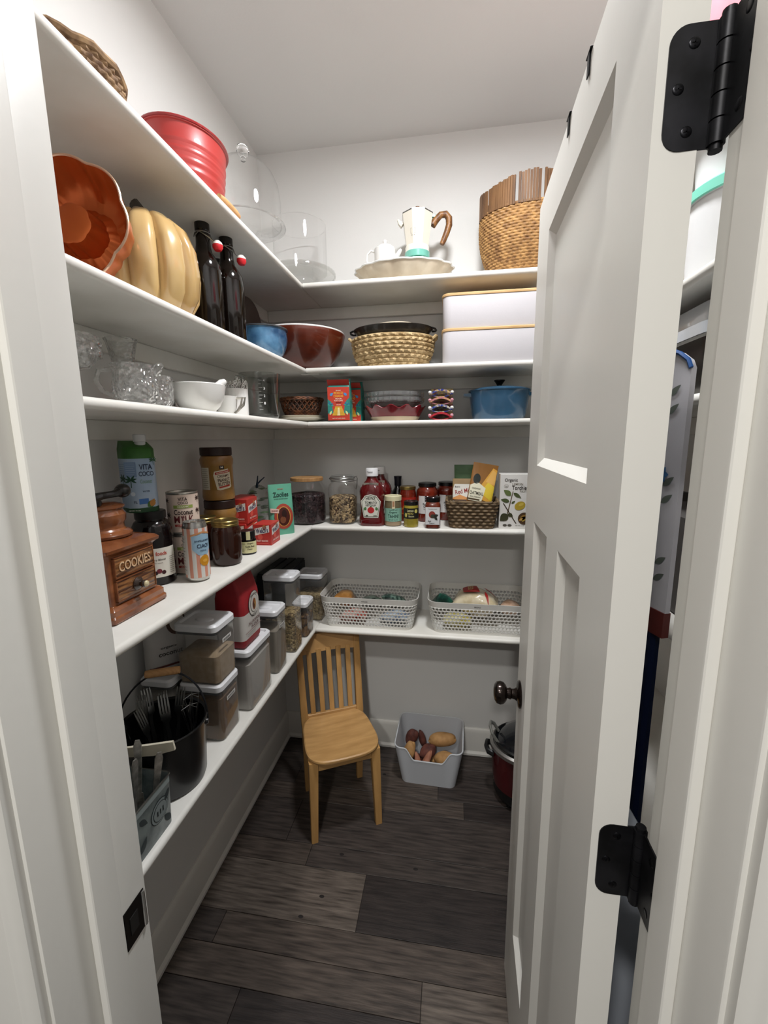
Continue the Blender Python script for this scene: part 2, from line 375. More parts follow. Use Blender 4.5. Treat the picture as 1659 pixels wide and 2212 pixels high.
# local frame: +x runs from hinge edge to free edge, +y = visible face normal (towards the left shelves)
DW, DT, ZB, ZT = .61, .035, .02, 2.02
def door_face(y, sg):
    mb = MB(); dep = .011; bev = .016
    xs = [0, .117, .251, .341, .485, DW]; P = []
    openings = [(.117,.485,1.484,1.925),(.117,.251,.300,1.366),(.341,.485,.300,1.366)]
    def q(a, b, c, d): mb.add([a, b, c, d], [(0,1,2,3)])
    def R(x0, x1, z0, z1): q((x0,y,z0),(x1,y,z0),(x1,y,z1),(x0,y,z1))
    R(0,.117,ZB,ZT); R(.485,DW,ZB,ZT); R(.117,.485,ZB,.300); R(.117,.485,1.366,1.484); R(.117,.485,1.925,ZT); R(.251,.341,.300,1.366)
    for x0, x1, z0, z1 in openings:
        o = [(x0,z0),(x1,z0),(x1,z1),(x0,z1)]; i1 = [(x0+bev,z0+bev),(x1-bev,z0+bev),(x1-bev,z1-bev),(x0+bev,z1-bev)]
        for k in range(4):
            a, b = o[k], o[(k+1)%4]; c, d = i1[(k+1)%4], i1[k]
            q((a[0],y,a[1]),(b[0],y,b[1]),(c[0],y-sg*dep,c[1]),(d[0],y-sg*dep,d[1]))
        mb.add([(p[0], y-sg*dep, p[1]) for p in i1], [(0,1,2,3)])
    return mb
dm = door_face(0, 1); dm.join(door_face(-DT, -1))
for a, b in (((0,ZB),(0,ZT)), ((DW,ZB),(DW,ZT)), ((0,ZB),(DW,ZB)), ((0,ZT),(DW,ZT))):
    dm.add([(a[0],0,a[1]),(b[0],0,b[1]),(b[0],-DT,b[1]),(a[0],-DT,a[1])], [(0,1,2,3)])
ds = dm.build('door_slab', TRIM, door, sharp=.3); ds.data.polygons.foreach_set('use_smooth', [False]*len(ds.data.polygons))
# knobs (both sides), spindle, rose
ORB = mat('dark_bronze', '241b17', .22, .75, coat=.3)
for sg, y0 in ((1, 0), (-1, -DT)):
    prof = [(0,0),(.032,0),(.033,.003),(.030,.006),(.016,.009),(.0125,.014),(.0115,.020),(.014,.024),(.0125,.028),(.012,.031),(.019,.034),(.0255,.040),(.0275,.048),(.0255,.056),(.019,.061),(.010,.0635),(0,.064)]
    kb = MB().lathe(prof, 28); kb.xf(Matrix.Translation((.556, y0, .922)) @ Matrix.Rotation(-sg*PI/2, 4, 'X'))
    kb.build('door_knob', ORB, door)
MB().bbox((DW+.0006, -DT/2, .922), (.0014, .025, .057), .0005, 1).build('latch_plate', ORB, door)
# over-door hooks: thin black straps bent over the top edge
for s_ in (.236, .345):
    h = MB(); h.bbox((s_, -DT/2, ZT+.0012), (.022, DT+.006, .0016), .0005, 1); h.bbox((s_, .0016, ZT-.012), (.010, .0016, .026), .0005, 1); h.bbox((s_, -DT-.0016, ZT-.03), (.022, .0016, .06), .0005, 1)
    h.tube([(s_, -DT-.003, ZT-.055), (s_, -DT-.012, ZT-.07), (s_, -DT-.026, ZT-.066), (s_, -DT-.03, ZT-.05)], .003, 6)
    h.build('over_door_hook', BLACKM, door)
# hinges: leaf on the door edge, knuckle, leaf on the jamb (door local coordinates)
Minv = Matrix.Translation(door.location) @ Matrix.Rotation(PI/2-DA, 4, 'Z'); Minv = Minv.inverted()
def leafpoly(w, h, r, n=6):
    P = [(0,-h/2)]
    for i in range(n+1): a = -PI/2+PI/2*i/n; P.append((w-r+r*math.cos(a), -h/2+r+r*math.sin(a)))
    for i in range(n+1): a = PI/2*i/n; P.append((w-r+r*math.cos(a), h/2-r+r*math.sin(a)))
    P.append((0,h/2)); return P
SCREW = mat('screw_black', '1d1d20', .3, .8)
for zc in (1.815, 1.083, .30):
    PX, PY = 1.0375, -1.4905; hh = .089; par = None
    k = MB()
    for i in range(5):
        z0 = zc-hh/2+hh*i/5; k.tube([(PX,PY,z0+.0006),(PX,PY,z0+hh/5-.0006)], .0065, 14)
    k.tube([(PX,PY,zc-hh/2-.004),(PX,PY,zc+hh/2+.004)], .0050, 12)
    hg = k.xf(Minv).build('hinge', BLACKM, door)
    # door leaf lies on the hinge edge (faces -y), from the pin towards -x
    P = leafpoly(.036, hh, .014)
    m1 = MB(); m1.loft([[(PX-.004-u, y, zc+v) for u, v in P] for y in (-1.4885, -1.4868)], True, True, True)
    m1.xf(Minv).build('leaf', BLACKM, hg)
    m2 = MB(); m2.loft([[(x, PY-.004-u*1.12, zc+v) for u, v in P] for x in (JX1-.0016, JX1+.0002)], True, True, True)
    m2.xf(Minv).build('leaf', BLACKM, hg)
    for (u, v) in ((.018,.031),(.027,0),(.018,-.031)):
        sc_ = MB().lathe([(0,.0006),(.0030,.0006),(.0042,.0002),(.0044,0)], 14)
        for a in (0, PI/2): sc_.box((0,0,.0007), (.0045 if a == 0 else .0010, .0010 if a == 0 else .0045, .0004))
        sc_.xf(Minv @ Matrix.Translation((PX-.004-u, -1.4886, zc+v)) @ Matrix.Rotation(PI/2, 4, 'X')).build('screw', SCREW, hg)
        sc2 = MB().lathe([(0,.0006),(.0030,.0006),(.0042,.0002),(.0044,0)], 14)
        sc2.xf(Minv @ Matrix.Translation((JX1-.0017, PY-.004-u*1.12, zc+v)) @ Matrix.Rotation(-PI/2, 4, 'Y')).build('screw', SCREW, hg)
# ================================================================== TOP SHELF
WICK = mat('wicker_brown', '5a4130', .75, c2='9a7c58', sc=60, lo=.3, hi=.7, bump=.3)
def weave(r0, r1, h, ey, n, rows, amp, bulge=0, thick=.006, slant=0, base=True, mode=0, z0=0):
    """woven wall as real relief: returns MB; r0 bottom radius, r1 top"""
    mb = MB(); R = []; sub = 4
    K = rows*sub
    def rr(t): return r0+(r1-r0)*t+bulge*math.sin(PI*t)
    m = n*4
    for k in range(K+1):
        t = k/K; z = z0+h*t; ring = []; row = k//sub; ph = (k % sub)/sub
        for i in range(m):
            a = 2*PI*i/m; c = (i/4+(row % 2)*.5+slant*k/sub)*2*PI
            if mode == 0: q = amp*(.5+.5*math.cos(c))*math.sin(PI*ph)**.5 if ph > 0 else 0
            else: q = amp*abs(math.sin((i/4)*PI+(1 if row % 2 else -1)*ph*PI*.9))*(math.sin(PI*ph)**.4 if ph > 0 else 0)
            r = rr(t)+q; ring.append((r*math.cos(a), r*ey*math.sin(a), z))
        R.append(ring)
    for k in range(8, -1, -1):
        t = k/8; R.append([((rr(t)-thick)*math.cos(2*PI*i/m), (rr(t)*ey-thick)*math.sin(2*PI*i/m), max(z0+h*t, z0+thick)) for i in range(m)])
    mb.loft(R, base, base, True); return mb
# brown wicker basket, mostly hidden by the board
t = thing('wicker_basket', 'dark brown wicker basket lying on the top left shelf near the doorway', 'basket', (.150, -1.155, Z1))
weave(.075, .092, .052, 1.0, 36, 6, .005, .006).build('woven_wall', WICK, t)
MB().tube([(.094*math.cos(a*PI/20), .094*math.sin(a*PI/20), .054+.003*math.sin(a*1.7)) for a in range(40)], .0065, 7, True).build('rim', WICK, t)
# red metal tub with bail handle
RED = mat('red_enamel', 'a6332f', .4, coat=.25); GRIP = mat('pale_wood_grip', 'b9895a', .55, c2='c99a68', sc=40, st=(1,8,1))
t = thing('enamel_tub', 'red ribbed oval metal tub with wooden bail grip on the top left shelf', 'tub', (.140, -.775, Z1), rad(90))
pr = [(.088,0),(.090,.004),(.098,.05)]
for i in range(4): z = .058+i*.019; pr += [(.092+.13*z-.0, z), (.0950+.13*z, z+.005), (.0950+.13*z, z+.009), (.092+.13*(z+.014), z+.014)]
pr += [(.113,.155),(.1165,.156),(.1175,.161),(.115,.165),(.111,.162),(.106,.10),(.088,.006),(0,.006)]
MB().lathe(pr, 56, ey=.86, c0=True).build('body', RED, t)
MB().tube([(.1165*math.cos(2*PI*i/48), .1165*.86*math.sin(2*PI*i/48), .161) for i in range(48)], .0035, 8, True).build('rim', mat('red_dark','8e1c1e',.3,coat=.5), t)
hb = MB().tube([(.104*math.cos(a), -.020-.092*math.sin(a), .040-.028*math.sin(a)) for a in [PI*i/20 for i in range(21)]], .0022, 6).build('bail_handle', STEEL, t)
MB().lathe([(.0,-.05),(.007,-.05),(.010,-.03),(.0105,0),(.010,.03),(.007,.05),(0,.05)], 12).xf(Matrix.Translation((0,-.112,.013)) @ Matrix.Rotation(PI/2,4,'Y')).build('wooden_grip', GRIP, hb)
for sx in (-1, 1): MB().bbox((sx*.099,-.015,.040), (.006,.03,.03), .002, 1).build('ear', RED, t)
# glass cake stand with dome
t = thing('glass_cake_stand', 'footed clear glass cake stand under a tall glass dome', 'cake stand', (.137, -.43, Z1))
MB().lathe([(0,.002),(.058,.002),(.06,.006),(.03,.018),(.014,.04),(.012,.075),(.018,.10),(.04,.118),(.118,.124),(.126,.128),(.128,.134),(.124,.134),(.116,.130),(0,.130)], 48).build('stand', THIN, t)
MB().tube([(.1275*math.cos(2*PI*i/48), .1275*math.sin(2*PI*i/48), .131) for i in range(48)], .0018, 6, True).build('rim', GLASS, t)
t = thing('glass_dome', 'clear glass dome with round knob over the footed cake stand', 'glass dome', (.137, -.43, Z1+.1345))
MB().lathe([(.114,0),(.1145,.08),(.110,.118),(.095,.152),(.07,.177),(.035,.191),(0,.194)], 48).build('dome', THIN, t)
MB().tube([(.114*math.cos(2*PI*i/48), .114*math.sin(2*PI*i/48), .002) for i in range(48)], .0017, 6, True).build('rim', GLASS, t)
MB().lathe([(.008,.192),(.007,.200),(.017,.210),(.021,.222),(.017,.234),(.008,.240),(0,.241)], 24, c0=True).build('knob', GLASS, t)
# low pressed-glass plate with straight glass cylinder
t = thing('pressed_glass_plate', 'low pressed-glass cake plate with ribbed rim under a glass cylinder', 'cake plate', (.222, -.142, Z1))
MB().lathe([(0,.002),(.06,.002),(.062,.008),(.05,.03),(.05,.05),(.1,.058),(.134,.066),(.136,.076)], 72, fn=lambda a,k,r,z: r*(1+(.012*math.cos(36*a) if k >= 5 else 0))).build('plate', thin_glass('thin_glass_grey', (.93,.93,.92), 1.3), t)
MB().lathe([(0,.071),(.10,.071),(.125,.073),(.1365,.079),(.1375,.075),(.1375,.065),(.134,.062)], 72, fn=lambda a,k,r,z: r*(1+(.01*math.cos(36*a) if k >= 2 else 0))).build('rim', thin_glass('thin_glass_grey', (.93,.93,.92), 1.3), t)
t = thing('glass_cylinder', 'straight-sided clear glass bowl standing on the ribbed glass plate', 'glass bowl', (.222, -.142, Z1+.0725))
MB().lathe([(0,.001),(.098,.001),(.104,.006),(.1045,.18)], 48).build('wall', THIN, t)
MB().tube([(.1045*math.cos(2*PI*i/48), .1045*math.sin(2*PI*i/48), .18) for i in range(48)], .0012, 6, True).build('rim', GLASS, t)
# scalloped tray
TAN = mat('tray_underside', 'b9aa93', .5, c2='cfc3ae', sc=14); 
t = thing('scalloped_tray', 'cream scalloped oval tray with fluted sides on the top back shelf', 'tray', (.637, -.135, Z1))
N_ = 112
def sc(a, k, r, z):
    return r*(1+[.0,.02,.045,.055,.055,.045,.025,0,0][k]*abs(math.cos(8*a)))
MB().lathe([(.10,.001),(.115,.006),(.155,.032),(.182,.058),(.184,.062),(.178,.060),(.15,.036),(.112,.012),(0,.010)], N_, ey=.66, fn=sc, c0=True).build('tray', TAN, t)
MB().tube([(.185*(1+.055*abs(math.cos(8*a)))*math.cos(a), .66*.185*(1+.055*abs(math.cos(8*a)))*math.sin(a), .0615) for a in [2*PI*i/N_ for i in range(N_)]], .003, 6, True).build('rim', WHITEC, t)
# small white teapot
t = thing('small_teapot', 'little white porcelain pot with lid and loop handle on the scalloped tray', 'teapot', (.564, -.136, Z1+.0125))
MB().lathe([(.034,0),(.038,.004),(.0395,.05),(.0415,.105),(.042,.130),(.04,.133),(.036,.127),(.034,.01),(0,.008)], 32, c0=True).build('body', WHITEC, t)
MB().lathe([(.039,.133),(.032,.141),(.014,.147),(.006,.150),(.007,.155),(.009,.160),(.006,.165),(0,.166)], 24).build('lid', WHITEC, t)
MB().tube([(-.037,0,.123),(-.055,0,.131),(-.07,0,.118),(-.073,0,.095),(-.062,0,.071),(-.042,0,.060),(-.036,0,.060)], .0042, 8).build('handle', WHITEC, t)
MB().tube([(.033,0,.085),(.048,0,.105),(.058,0,.121),(.064,0,.128)], [.013,.010,.008,.005], 10).build('spout', WHITEC, t)
# moka pot
CREAM = mat('cream_enamel', 'e6e0d2', .25, coat=.4); MINT = mat('mint_enamel', '6fb5a4', .25, coat=.5); WOODH = mat('walnut', '6a4526', .4, c2='8d6238', sc=12, st=(1,1,6), wave=2.5)
t = thing('moka_pot', 'cream and mint stovetop coffee maker with curved wooden handle on the tray', 'coffee maker', (.690, -.14, Z1+.0125), rad(8))
def oct_(r, z): return [(r*math.cos(PI/8+PI/4*i), r*math.sin(PI/8+PI/4*i), z) for i in range(8)]
MB().loft([oct_(.053,0), oct_(.055,.004), oct_(.050,.075), oct_(.047,.082)]).build('boiler', MINT, t, sharp=.4)
MB().lathe([(.047,.082),(.0485,.084),(.0485,.105),(.047,.107)], 40, c0=True, c1=True).build('water_chamber_collar', MINT, t)
MB().lathe([(.047,.1065),(.046,.108),(.046,.125),(.044,.128)], 40, c0=True, c1=True).build('collar', CREAM, t)
MB().loft([oct_(.044,.127), oct_(.0455,.133), oct_(.060,.232), oct_(.061,.236)]).build('pot', CREAM, t, sharp=.4)
ld = MB().loft([oct_(.0615,.2365), oct_(.0615,.240), oct_(.03,.251), oct_(.008,.254)]).build('lid', STEEL, t, sharp=.4)
MB().lathe([(.006,.253),(.005,.258),(.0085,.262),(.0085,.268),(.004,.271),(0,.271)], 16).build('knob', WOODH, ld)
MB().tube([(-.056,0,.205),(-.066,0,.213),(-.074,0,.226)], [.012,.009,.004], 8).build('spout', CREAM, t)
MB().tube([(.057,0,.205),(.070,0,.222),(.088,0,.240),(.108,0,.242),(.120,0,.228),(.121,0,.205),(.112,0,.178),(.100,0,.150),(.094,0,.138)], [.014,.013,.012,.0125,.013,.0125,.0115,.0105,.009], 12).build('handle', WOODH, t)
MB().bbox((.062,0,.236), (.014,.014,.010), .002, 1).build('hinge', MINT, t)
# printed square on the pot face
p = Print(rad(-22.5), (.0475*math.sin(rad(-22.5)), -.0475*math.cos(rad(-22.5)), .16), None, tilt=rad(-8.5))
for e in ((-.009,-.0083),(.0083,.009)): p.rect(e[0],e[1],.0,.018,'8d8878')
p.rect(-.009,.009,.0,.0007,'8d8878').rect(-.009,.009,.0173,.018,'8d8878').text('moka',0,-.005,.013,.004,'5a564a'); p.build(t, 'printed_mark')
# large rattan basket
RAT = mat('rattan', '74502c', .6, c2='b98f58', sc=45, lo=.3, hi=.72, bump=.25); RATD = mat('rattan_stake', '553a24', .65, c2='7a5838', sc=30, st=(1,1,.2))
t = thing('rattan_basket', 'large tan rattan basket with upright stake rim on the top back shelf', 'basket', (1.102, -.140, Z1))
weave(.128, .175, .215, .72, 46, 24, .0065, .018, .008).build('woven_wall', RAT, t)
mb = MB(); rd = random.Random(3)
for i in range(120):
    a = 2*PI*i/120
    if i in (23, 24, 70, 83, 92, 100): continue
    r = .178; h = .292+rd.uniform(-.003,.003)+.01*math.sin(a*3); k = 1.0+rd.uniform(0,.006)
    mb.box((r*k*math.cos(a), r*k*.72*math.sin(a), (.205+h)/2), (.005, .0079, h-.205), rz=a)
o = mb.build('stakes', RATD, t); o['kind'] = 'stuff'
# ================================================================== SECOND SHELF
# copper mould on its side
COP = mat('copper', 'c4632c', .32, .55, c2='a8481c', sc=9, lo=.3, hi=.8, bump=.15, bsc=30)
t = thing('copper_mould', 'fluted copper ring mould leaning on its side beside the ceramic pumpkin', 'mould', (0,0,0))
cm = MB(); n = 96
fl_ = lambda a: 1+.05*abs(math.sin(5*a))
cm.lathe([(.100,0),(.094,.020),(.086,.045),(.070,.062),(.052,.066),(.038,.056),(.034,.03),(.033,.012),(.028,.01),(0,.01)], n, fn=lambda a,k,r,z: r*(1+.075*abs(math.sin(3.5*a+.4))+(.014*math.cos(21*a) if 0 < k < 6 else 0)))
cr_ = MB().tube([(.1005*(1+.075*abs(math.sin(3.5*a+.4)))*math.cos(a), .1005*(1+.075*abs(math.sin(3.5*a+.4)))*math.sin(a), 0) for a in [2*PI*i/n for i in range(n)]], .0022, 6, True)
nrm = Vector((.16,-.92,.10)).normalized(); zq = -nrm; q = Vector((0,0,1)).rotation_difference(zq).to_matrix().to_4x4()
Mx = Matrix.Translation((.158,-1.192,Z2+.109)) @ q
cm.xf(Mx).build('shell', COP, t); cr_.xf(Mx).build('rim', mat('copper_rim','d9b49a',.3,.8), t)
# ceramic pumpkin
PUM = mat('pumpkin_glaze', 'a8824a', .22, c2='cfb27c', sc=7, st=(1,1,.35), lo=.3, hi=.7, coat=.6)
t = thing('ceramic_pumpkin', 'tan glazed ceramic pumpkin with dark stem on the second left shelf', 'pumpkin', (.142, -.962, Z2))
MB().lathe([(.0,.012),(.03,.006),(.06,.001),(.082,.012),(.104,.05),(.111,.10),(.106,.150),(.089,.190),(.062,.212),(.036,.216),(.015,.203),(0,.199)], 120, fn=lambda a,k,r,z: (r*(1-.17*(1-abs(math.sin(5*a+.5)))**2.2), z)).build('body', PUM, t)
STEM = mat('stem_dark', '1e1c18', .4, c2='3a362c', sc=40, coat=.3)
st_ = MB().tube([(0,0,.195),(.002,0,.215),(-.004,-.004,.232),(-.016,-.008,.245)], [.018,.011,.010,.012], 9).build('stem', STEM, t)
for k in range(5):
    a = k*1.25; MB().tube([(0,0,.212),(.016*math.cos(a),.016*math.sin(a),.222),(.03*math.cos(a),.03*math.sin(a),.222+.01*(k%2))], [.005,.0035,.0012], 6).build('tendril', STEM, st_)
# swing-top bottles
BRN = mat('brown_glass', '0e0805', .10, coat=.15, spec=.4); STOP = mat('stopper_white', 'e2ddd5', .3); GASK = mat('gasket_red', 'c8232b', .4)
def bottle(loc, label, sc_=1.07, rz=0, open_=True):
    t = thing('swing_top_bottle', label, 'bottle', loc, rz, 'dark swing-top bottles on the second left shelf'); t.scale = (sc_, sc_, sc_)
    MB().lathe([(0,.003),(.028,.001),(.0375,.004),(.0395,.012),(.0395,.158),(.0375,.174),(.029,.190),(.0205,.202),(.0175,.218),(.0160,.250),(.0175,.252),(.0175,.268),(.0150,.270),(.0145,.2705),(.012,.262)], 32, c0=True).build('glass_body', BRN, t)
    if open_:
        b = MB().tube([(-.0175,0,.247),(-.02,-.006,.235),(-.008,-.018,.244),(.012,-.02,.234),(.028,-.018,.222)], .0013, 6); b.tube([(.0175,0,.247),(.02,-.006,.235),(.024,-.014,.228),(.028,-.018,.222)], .0013, 6)
        b.tube([(.017*math.cos(2*PI*i/20), .017*math.sin(2*PI*i/20), .246) for i in range(20)], .0012, 6, True); b.build('wire_bail', STEEL, t)
        s_ = MB().lathe([(0,.010),(.006,.009),(.011,.004),(.012,0),(.012,-.001)], 16).xf(Matrix.Translation((.033,-.022,.217))).build('stopper', STOP, t)
        MB().lathe([(.0122,0),(.0124,-.006),(.008,-.013),(0,-.014)], 16).xf(Matrix.Translation((.033,-.022,.2165))).build('gasket', GASK, s_)
    else:
        MB().lathe([(.018,.252),(.0185,.256),(.0185,.285),(.016,.288),(0,.288)], 24).build('cap', BLACKP, t)
        MB().tube([(-.019,0,.247),(-.021,-.004,.262),(-.012,-.014,.274),(.012,-.014,.274),(.021,-.004,.262),(.019,0,.247)], .0013, 6).build('wire_bail', STEEL, t)
    return t
bottle((.172,-.775,Z2), 'dark brown swing-top bottle with red and white stopper beside the pumpkin', rz=rad(30))
bottle((.190,-.686,Z2), 'dark brown swing-top bottle with dangling stopper beside the blue bowl', rz=rad(38))
bottle((.110,-.590,Z2), 'dark brown capped bottle standing between the stoppered bottles and the patterned plate', .95, open_=False)
bottle((.075,-.790,Z2), 'short dark brown capped bottle wedged between pumpkin and stoppered bottle, closest to the wall', .78, open_=False)
# transferware plate on edge
t = thing('decorative_plate', 'brown and cream patterned plate standing on edge against the left wall', 'plate', (0,0,0))
PLT = mat('plate_pattern', 'cfc0a4', .3, c2='4a3a2c', sc=26, lo=.48, hi=.56, coat=.4)
Mx = Matrix.Translation((.034,-.295,Z2+.13)) @ Matrix.Rotation(rad(-84),4,'Y') @ Matrix.Rotation(PI,4,'X')
MB().lathe([(0,.001),(.07,0),(.085,.006),(.118,.012)], 48).xf(Mx).build('plate_well', PLT, t)
MB().lathe([(.118,.012),(.129,.014),(.130,.016),(.128,.018),(.118,.016),(.085,.010),(.07,.005),(0,.005)], 48).xf(Mx).build('rim', mat('plate_rim','3c2c20',.3,coat=.4), t)
# blue pottery bowl
BLU = mat('blue_glaze', '24476b', .22, c2='5f8db0', sc=16, lo=.35, hi=.7, coat=.6); 
t = thing('pottery_bowl', 'blue glazed pottery bowl with twisted loop handle on the second left shelf', 'bowl', (.172, -.425, Z2), rad(12))
MB().lathe([(.045,0),(.048,.004),(.066,.022),(.078,.048),(.082,.072),(.080,.098),(.083,.104),(.080,.106),(.076,.098),(.077,.07),(.06,.026),(0,.012)], 48, c0=True).build('bowl', BLU, t)
MB().tube([(.0825*math.cos(2*PI*i/40),.0825*math.sin(2*PI*i/40),.1045) for i in range(40)], .003, 6, True).build('rim', mat('blue_rim','3a3f44',.3,coat=.4), t)
for k in range(2): MB().tube([(-.055,-.055+.012*k,.098),(-.068,-.066+.012*k,.112-.01*k),(-.085,-.07+.010*k,.095),(-.088,-.066+.01*k,.065),(-.075,-.058+.01*k,.04),(-.06,-.048+.01*k,.03)], [.008,.009,.009,.008,.007,.005], 8).build('handle', BLU, t)
# wooden salad bowl
WB = mat('bowl_wood', '3a1208', .28, c2='6b2a14', sc=6, st=(1,1,4), lo=.2, hi=.9, coat=.5)
t = thing('wooden_bowl', 'dark red-brown wooden salad bowl with pale rim in the shelf corner', 'bowl', (.228, -.180, Z2))
MB().lathe([(.085,0),(.092,.003),(.125,.035),(.152,.07),(.167,.108),(.173,.134),(.172,.138),(.163,.137),(.152,.10),(.11,.04),(0,.02)], 64, c0=True).build('bowl', WB, t)
MB().tube([(.1685*math.cos(2*PI*i/64),.1685*math.sin(2*PI*i/64),.1395) for i in range(64)], .0045, 8, True).build('rim', WHITEC, t)
# seagrass basket with roasting pan and plate inside
SEA = mat('seagrass', '8f7448', .7, c2='cdb488', sc=38, st=(1,1,.6), lo=.3, hi=.7, bump=.2)
t = thing('seagrass_basket', 'oval woven seagrass basket holding a dark pan on the second back shelf', 'basket', (.594, -.142, Z2))
weave(.125, .160, .118, .74, 34, 8, .009, .012, .008, mode=1).build('woven_wall', SEA, t)
for sx in (-1, 1): MB().tube([(sx*.150,-.03,.10),(sx*.172,-.03,.118),(sx*.174,0,.122),(sx*.172,.03,.118),(sx*.150,.03,.10)], .006, 7).build('handle', SEA, t)
t = thing('dark_pan', 'dark oval pan resting inside the seagrass basket', 'pan', (.594, -.142, Z2+.095))
MB().lathe([(.10,0),(.13,.01),(.146,.04),(.158,.052),(.160,.056),(.156,.058),(.142,.045),(.12,.012),(0,.008)], 48, ey=.72, c0=True).build('pan', mat('dark_enamel','211c18',.35,coat=.4), t)
for sx in (-1, 1): MB().tube([(sx*.156,-.03,.052),(sx*.168,-.022,.05),(sx*.172,0,.049),(sx*.168,.022,.05),(sx*.156,.03,.052)], .004, 7).build('handle', BLACKP, t)
t = thing('cream_dish', 'cream oval dish turned upside down on the dark pan', 'dish', (.600, -.142, Z2+.151))
MB().lathe([(.108,.0),(.112,.002),(.106,.008),(.09,.014),(.085,.018),(0,.018)], 40, ey=.72, c0=True).build('dish', mat('cream_ceramic','d8ccb4',.3,coat=.4), t)
# two white storage boxes with bamboo lids
BAM = mat('bamboo', 'c9a26e', .5, c2='dcb988', sc=10, st=(1,12,12)); BOXW = mat('storage_white', 'cdcacd', .5, bump=.05, sc=200)
for k, lb in ((0, 'white storage box with bamboo lid, lower of the stacked pair'), (1, 'white storage box with bamboo lid, upper of the stacked pair')):
    t = thing('storage_box', lb, 'storage box', (.975, -.136, Z2+k*.1205), 0, 'white storage boxes with bamboo lids')
    MB().loft([rrect(.358,.238,.030,.0),rrect(.362,.242,.030,.004),rrect(.366,.246,.032,.110),rrect(.362,.242,.03,.1105)]).build('box', BOXW, t)
    MB().loft([rrect(.370,.250,.033,.1108),rrect(.372,.252,.034,.113),rrect(.372,.252,.034,.1185),rrect(.369,.249,.033,.1202)]).build('lid', BAM, t)
# ================================================================== THIRD SHELF
CUT = thin_glass('cut_crystal', (.93,.93,.92), 3.0, .06, .04, 95)
def facet(prof, n, amp, lobes, label, name, cat, loc, rz=0, m=None, group='clear cut-glass pieces on the third left shelf'):
    t = thing(name, label, cat, loc, rz, group)
    MB().lathe(prof, n, fn=lambda a,k,r,z: r*(1+amp*math.cos(lobes*a+(k % 2)*PI)), c0=True).build('glass', m or CUT, t, sharp=.2); return t
facet([(.030,0),(.032,.003),(.012,.010),(.006,.02),(.0055,.05),(.010,.056),(.030,.062),(.044,.078),(.049,.098),(.050,.118),(.047,.118),(.040,.080),(.026,.067),(0,.064)], 48, .0, 12, 'stemmed cut-glass compote beside the doorway', 'glass_compote', 'glass', (.150,-1.215,Z3))
MB().lathe([(.0505,.082),(.0525,.09),(.0505,.098),(.0525,.106),(.0505,.114)], 48, fn=lambda a,k,r,z: r*(1+.05*math.cos(14*a+(k%2)*PI))).build('cut_band', CUT, bpy.data.objects['glass_compote'], sharp=.15)
t = facet([(.028,0),(.034,.004),(.039,.02),(.041,.032),(.039,.044),(.036,.056),(.038,.068),(.041,.078),(.038,.078),(.033,.06),(.035,.03),(.028,.009),(0,.008)], 48, .045, 9, 'cut-glass creamer jug with loop handle and spout', 'glass_creamer', 'jug', (.205,-1.125,Z3), rad(30))
MB().tube([(-.038,0,.068),(-.06,0,.066),(-.066,0,.045),(-.055,0,.025),(-.038,0,.018)], .005, 8).build('handle', CUT, t)
MB().tube([(.033,0,.066),(.045,0,.076),(.053,0,.082)], [.012,.009,.004], 8).build('spout', CUT, t)
facet([(.024,0),(.026,.004),(.018,.012),(.016,.04),(.019,.08),(.024,.12),(.030,.146),(.034,.158),(.031,.158),(.02,.12),(.013,.04),(0,.012)], 36, .05, 6, 'tall flared glass vase behind the creamer', 'glass_vase', 'vase', (.085,-1.005,Z3))
facet([(.030,0),(.036,.004),(.044,.02),(.046,.045),(.045,.075),(.042,.075),(.041,.02),(.03,.008),(0,.008)], 48, .05, 10, 'pressed-glass tumbler between the creamer and the mortar', 'glass_tumbler', 'glass', (.150,-1.005,Z3))
facet([(.026,0),(.032,.004),(.039,.02),(.041,.05),(.043,.082),(.040,.082),(.036,.02),(.026,.008),(0,.008)], 40, .06, 8, 'pressed-glass sugar bowl behind the white mortar', 'glass_sugar_bowl', 'glass', (.080,-.890,Z3), m=thin_glass('pink_glass',(.93,.88,.86),2.2))
# mortar and pestle
t = thing('mortar', 'smooth white ceramic mortar on the third left shelf', 'mortar', (.192, -.885, Z3))
MB().lathe([(.034,0),(.037,.003),(.050,.016),(.060,.036),(.065,.060),(.0665,.068),(.065,.070),(.061,.066),(.054,.036),(.03,.012),(0,.010)], 40, c0=True).build('bowl', WHITEC, t)
t = thing('pestle', 'white ceramic pestle leaning out of the mortar', 'pestle', (.188, -.889, Z3+.028))
MB().tube([(0,0,0),(.012,.018,.018),(.026,.04,.037),(.038,.06,.052),(.044,.068,.057)], [.014,.010,.008,.010,.007], 12).build('rod', WHITEC, t)
t = thing('small_cup', 'small glazed white cup with double handle between mortar and pierced pot', 'cup', (.200, -.765, Z3), rad(25))
MB().lathe([(.018,0),(.020,.003),(.028,.02),(.031,.045),(.033,.052),(.030,.052),(.026,.02),(0,.006)], 28, c0=True).build('bowl', WHITEC, t)
for k in range(2): MB().tube([(.026+.006*k,-.012,.046),(.044+.008*k,-.014,.048),(.040+.007*k,-.013,.028),(.030,-.010,.012),(.022,-.008,.006)], .0035, 7).build('handle', SILVER, t)
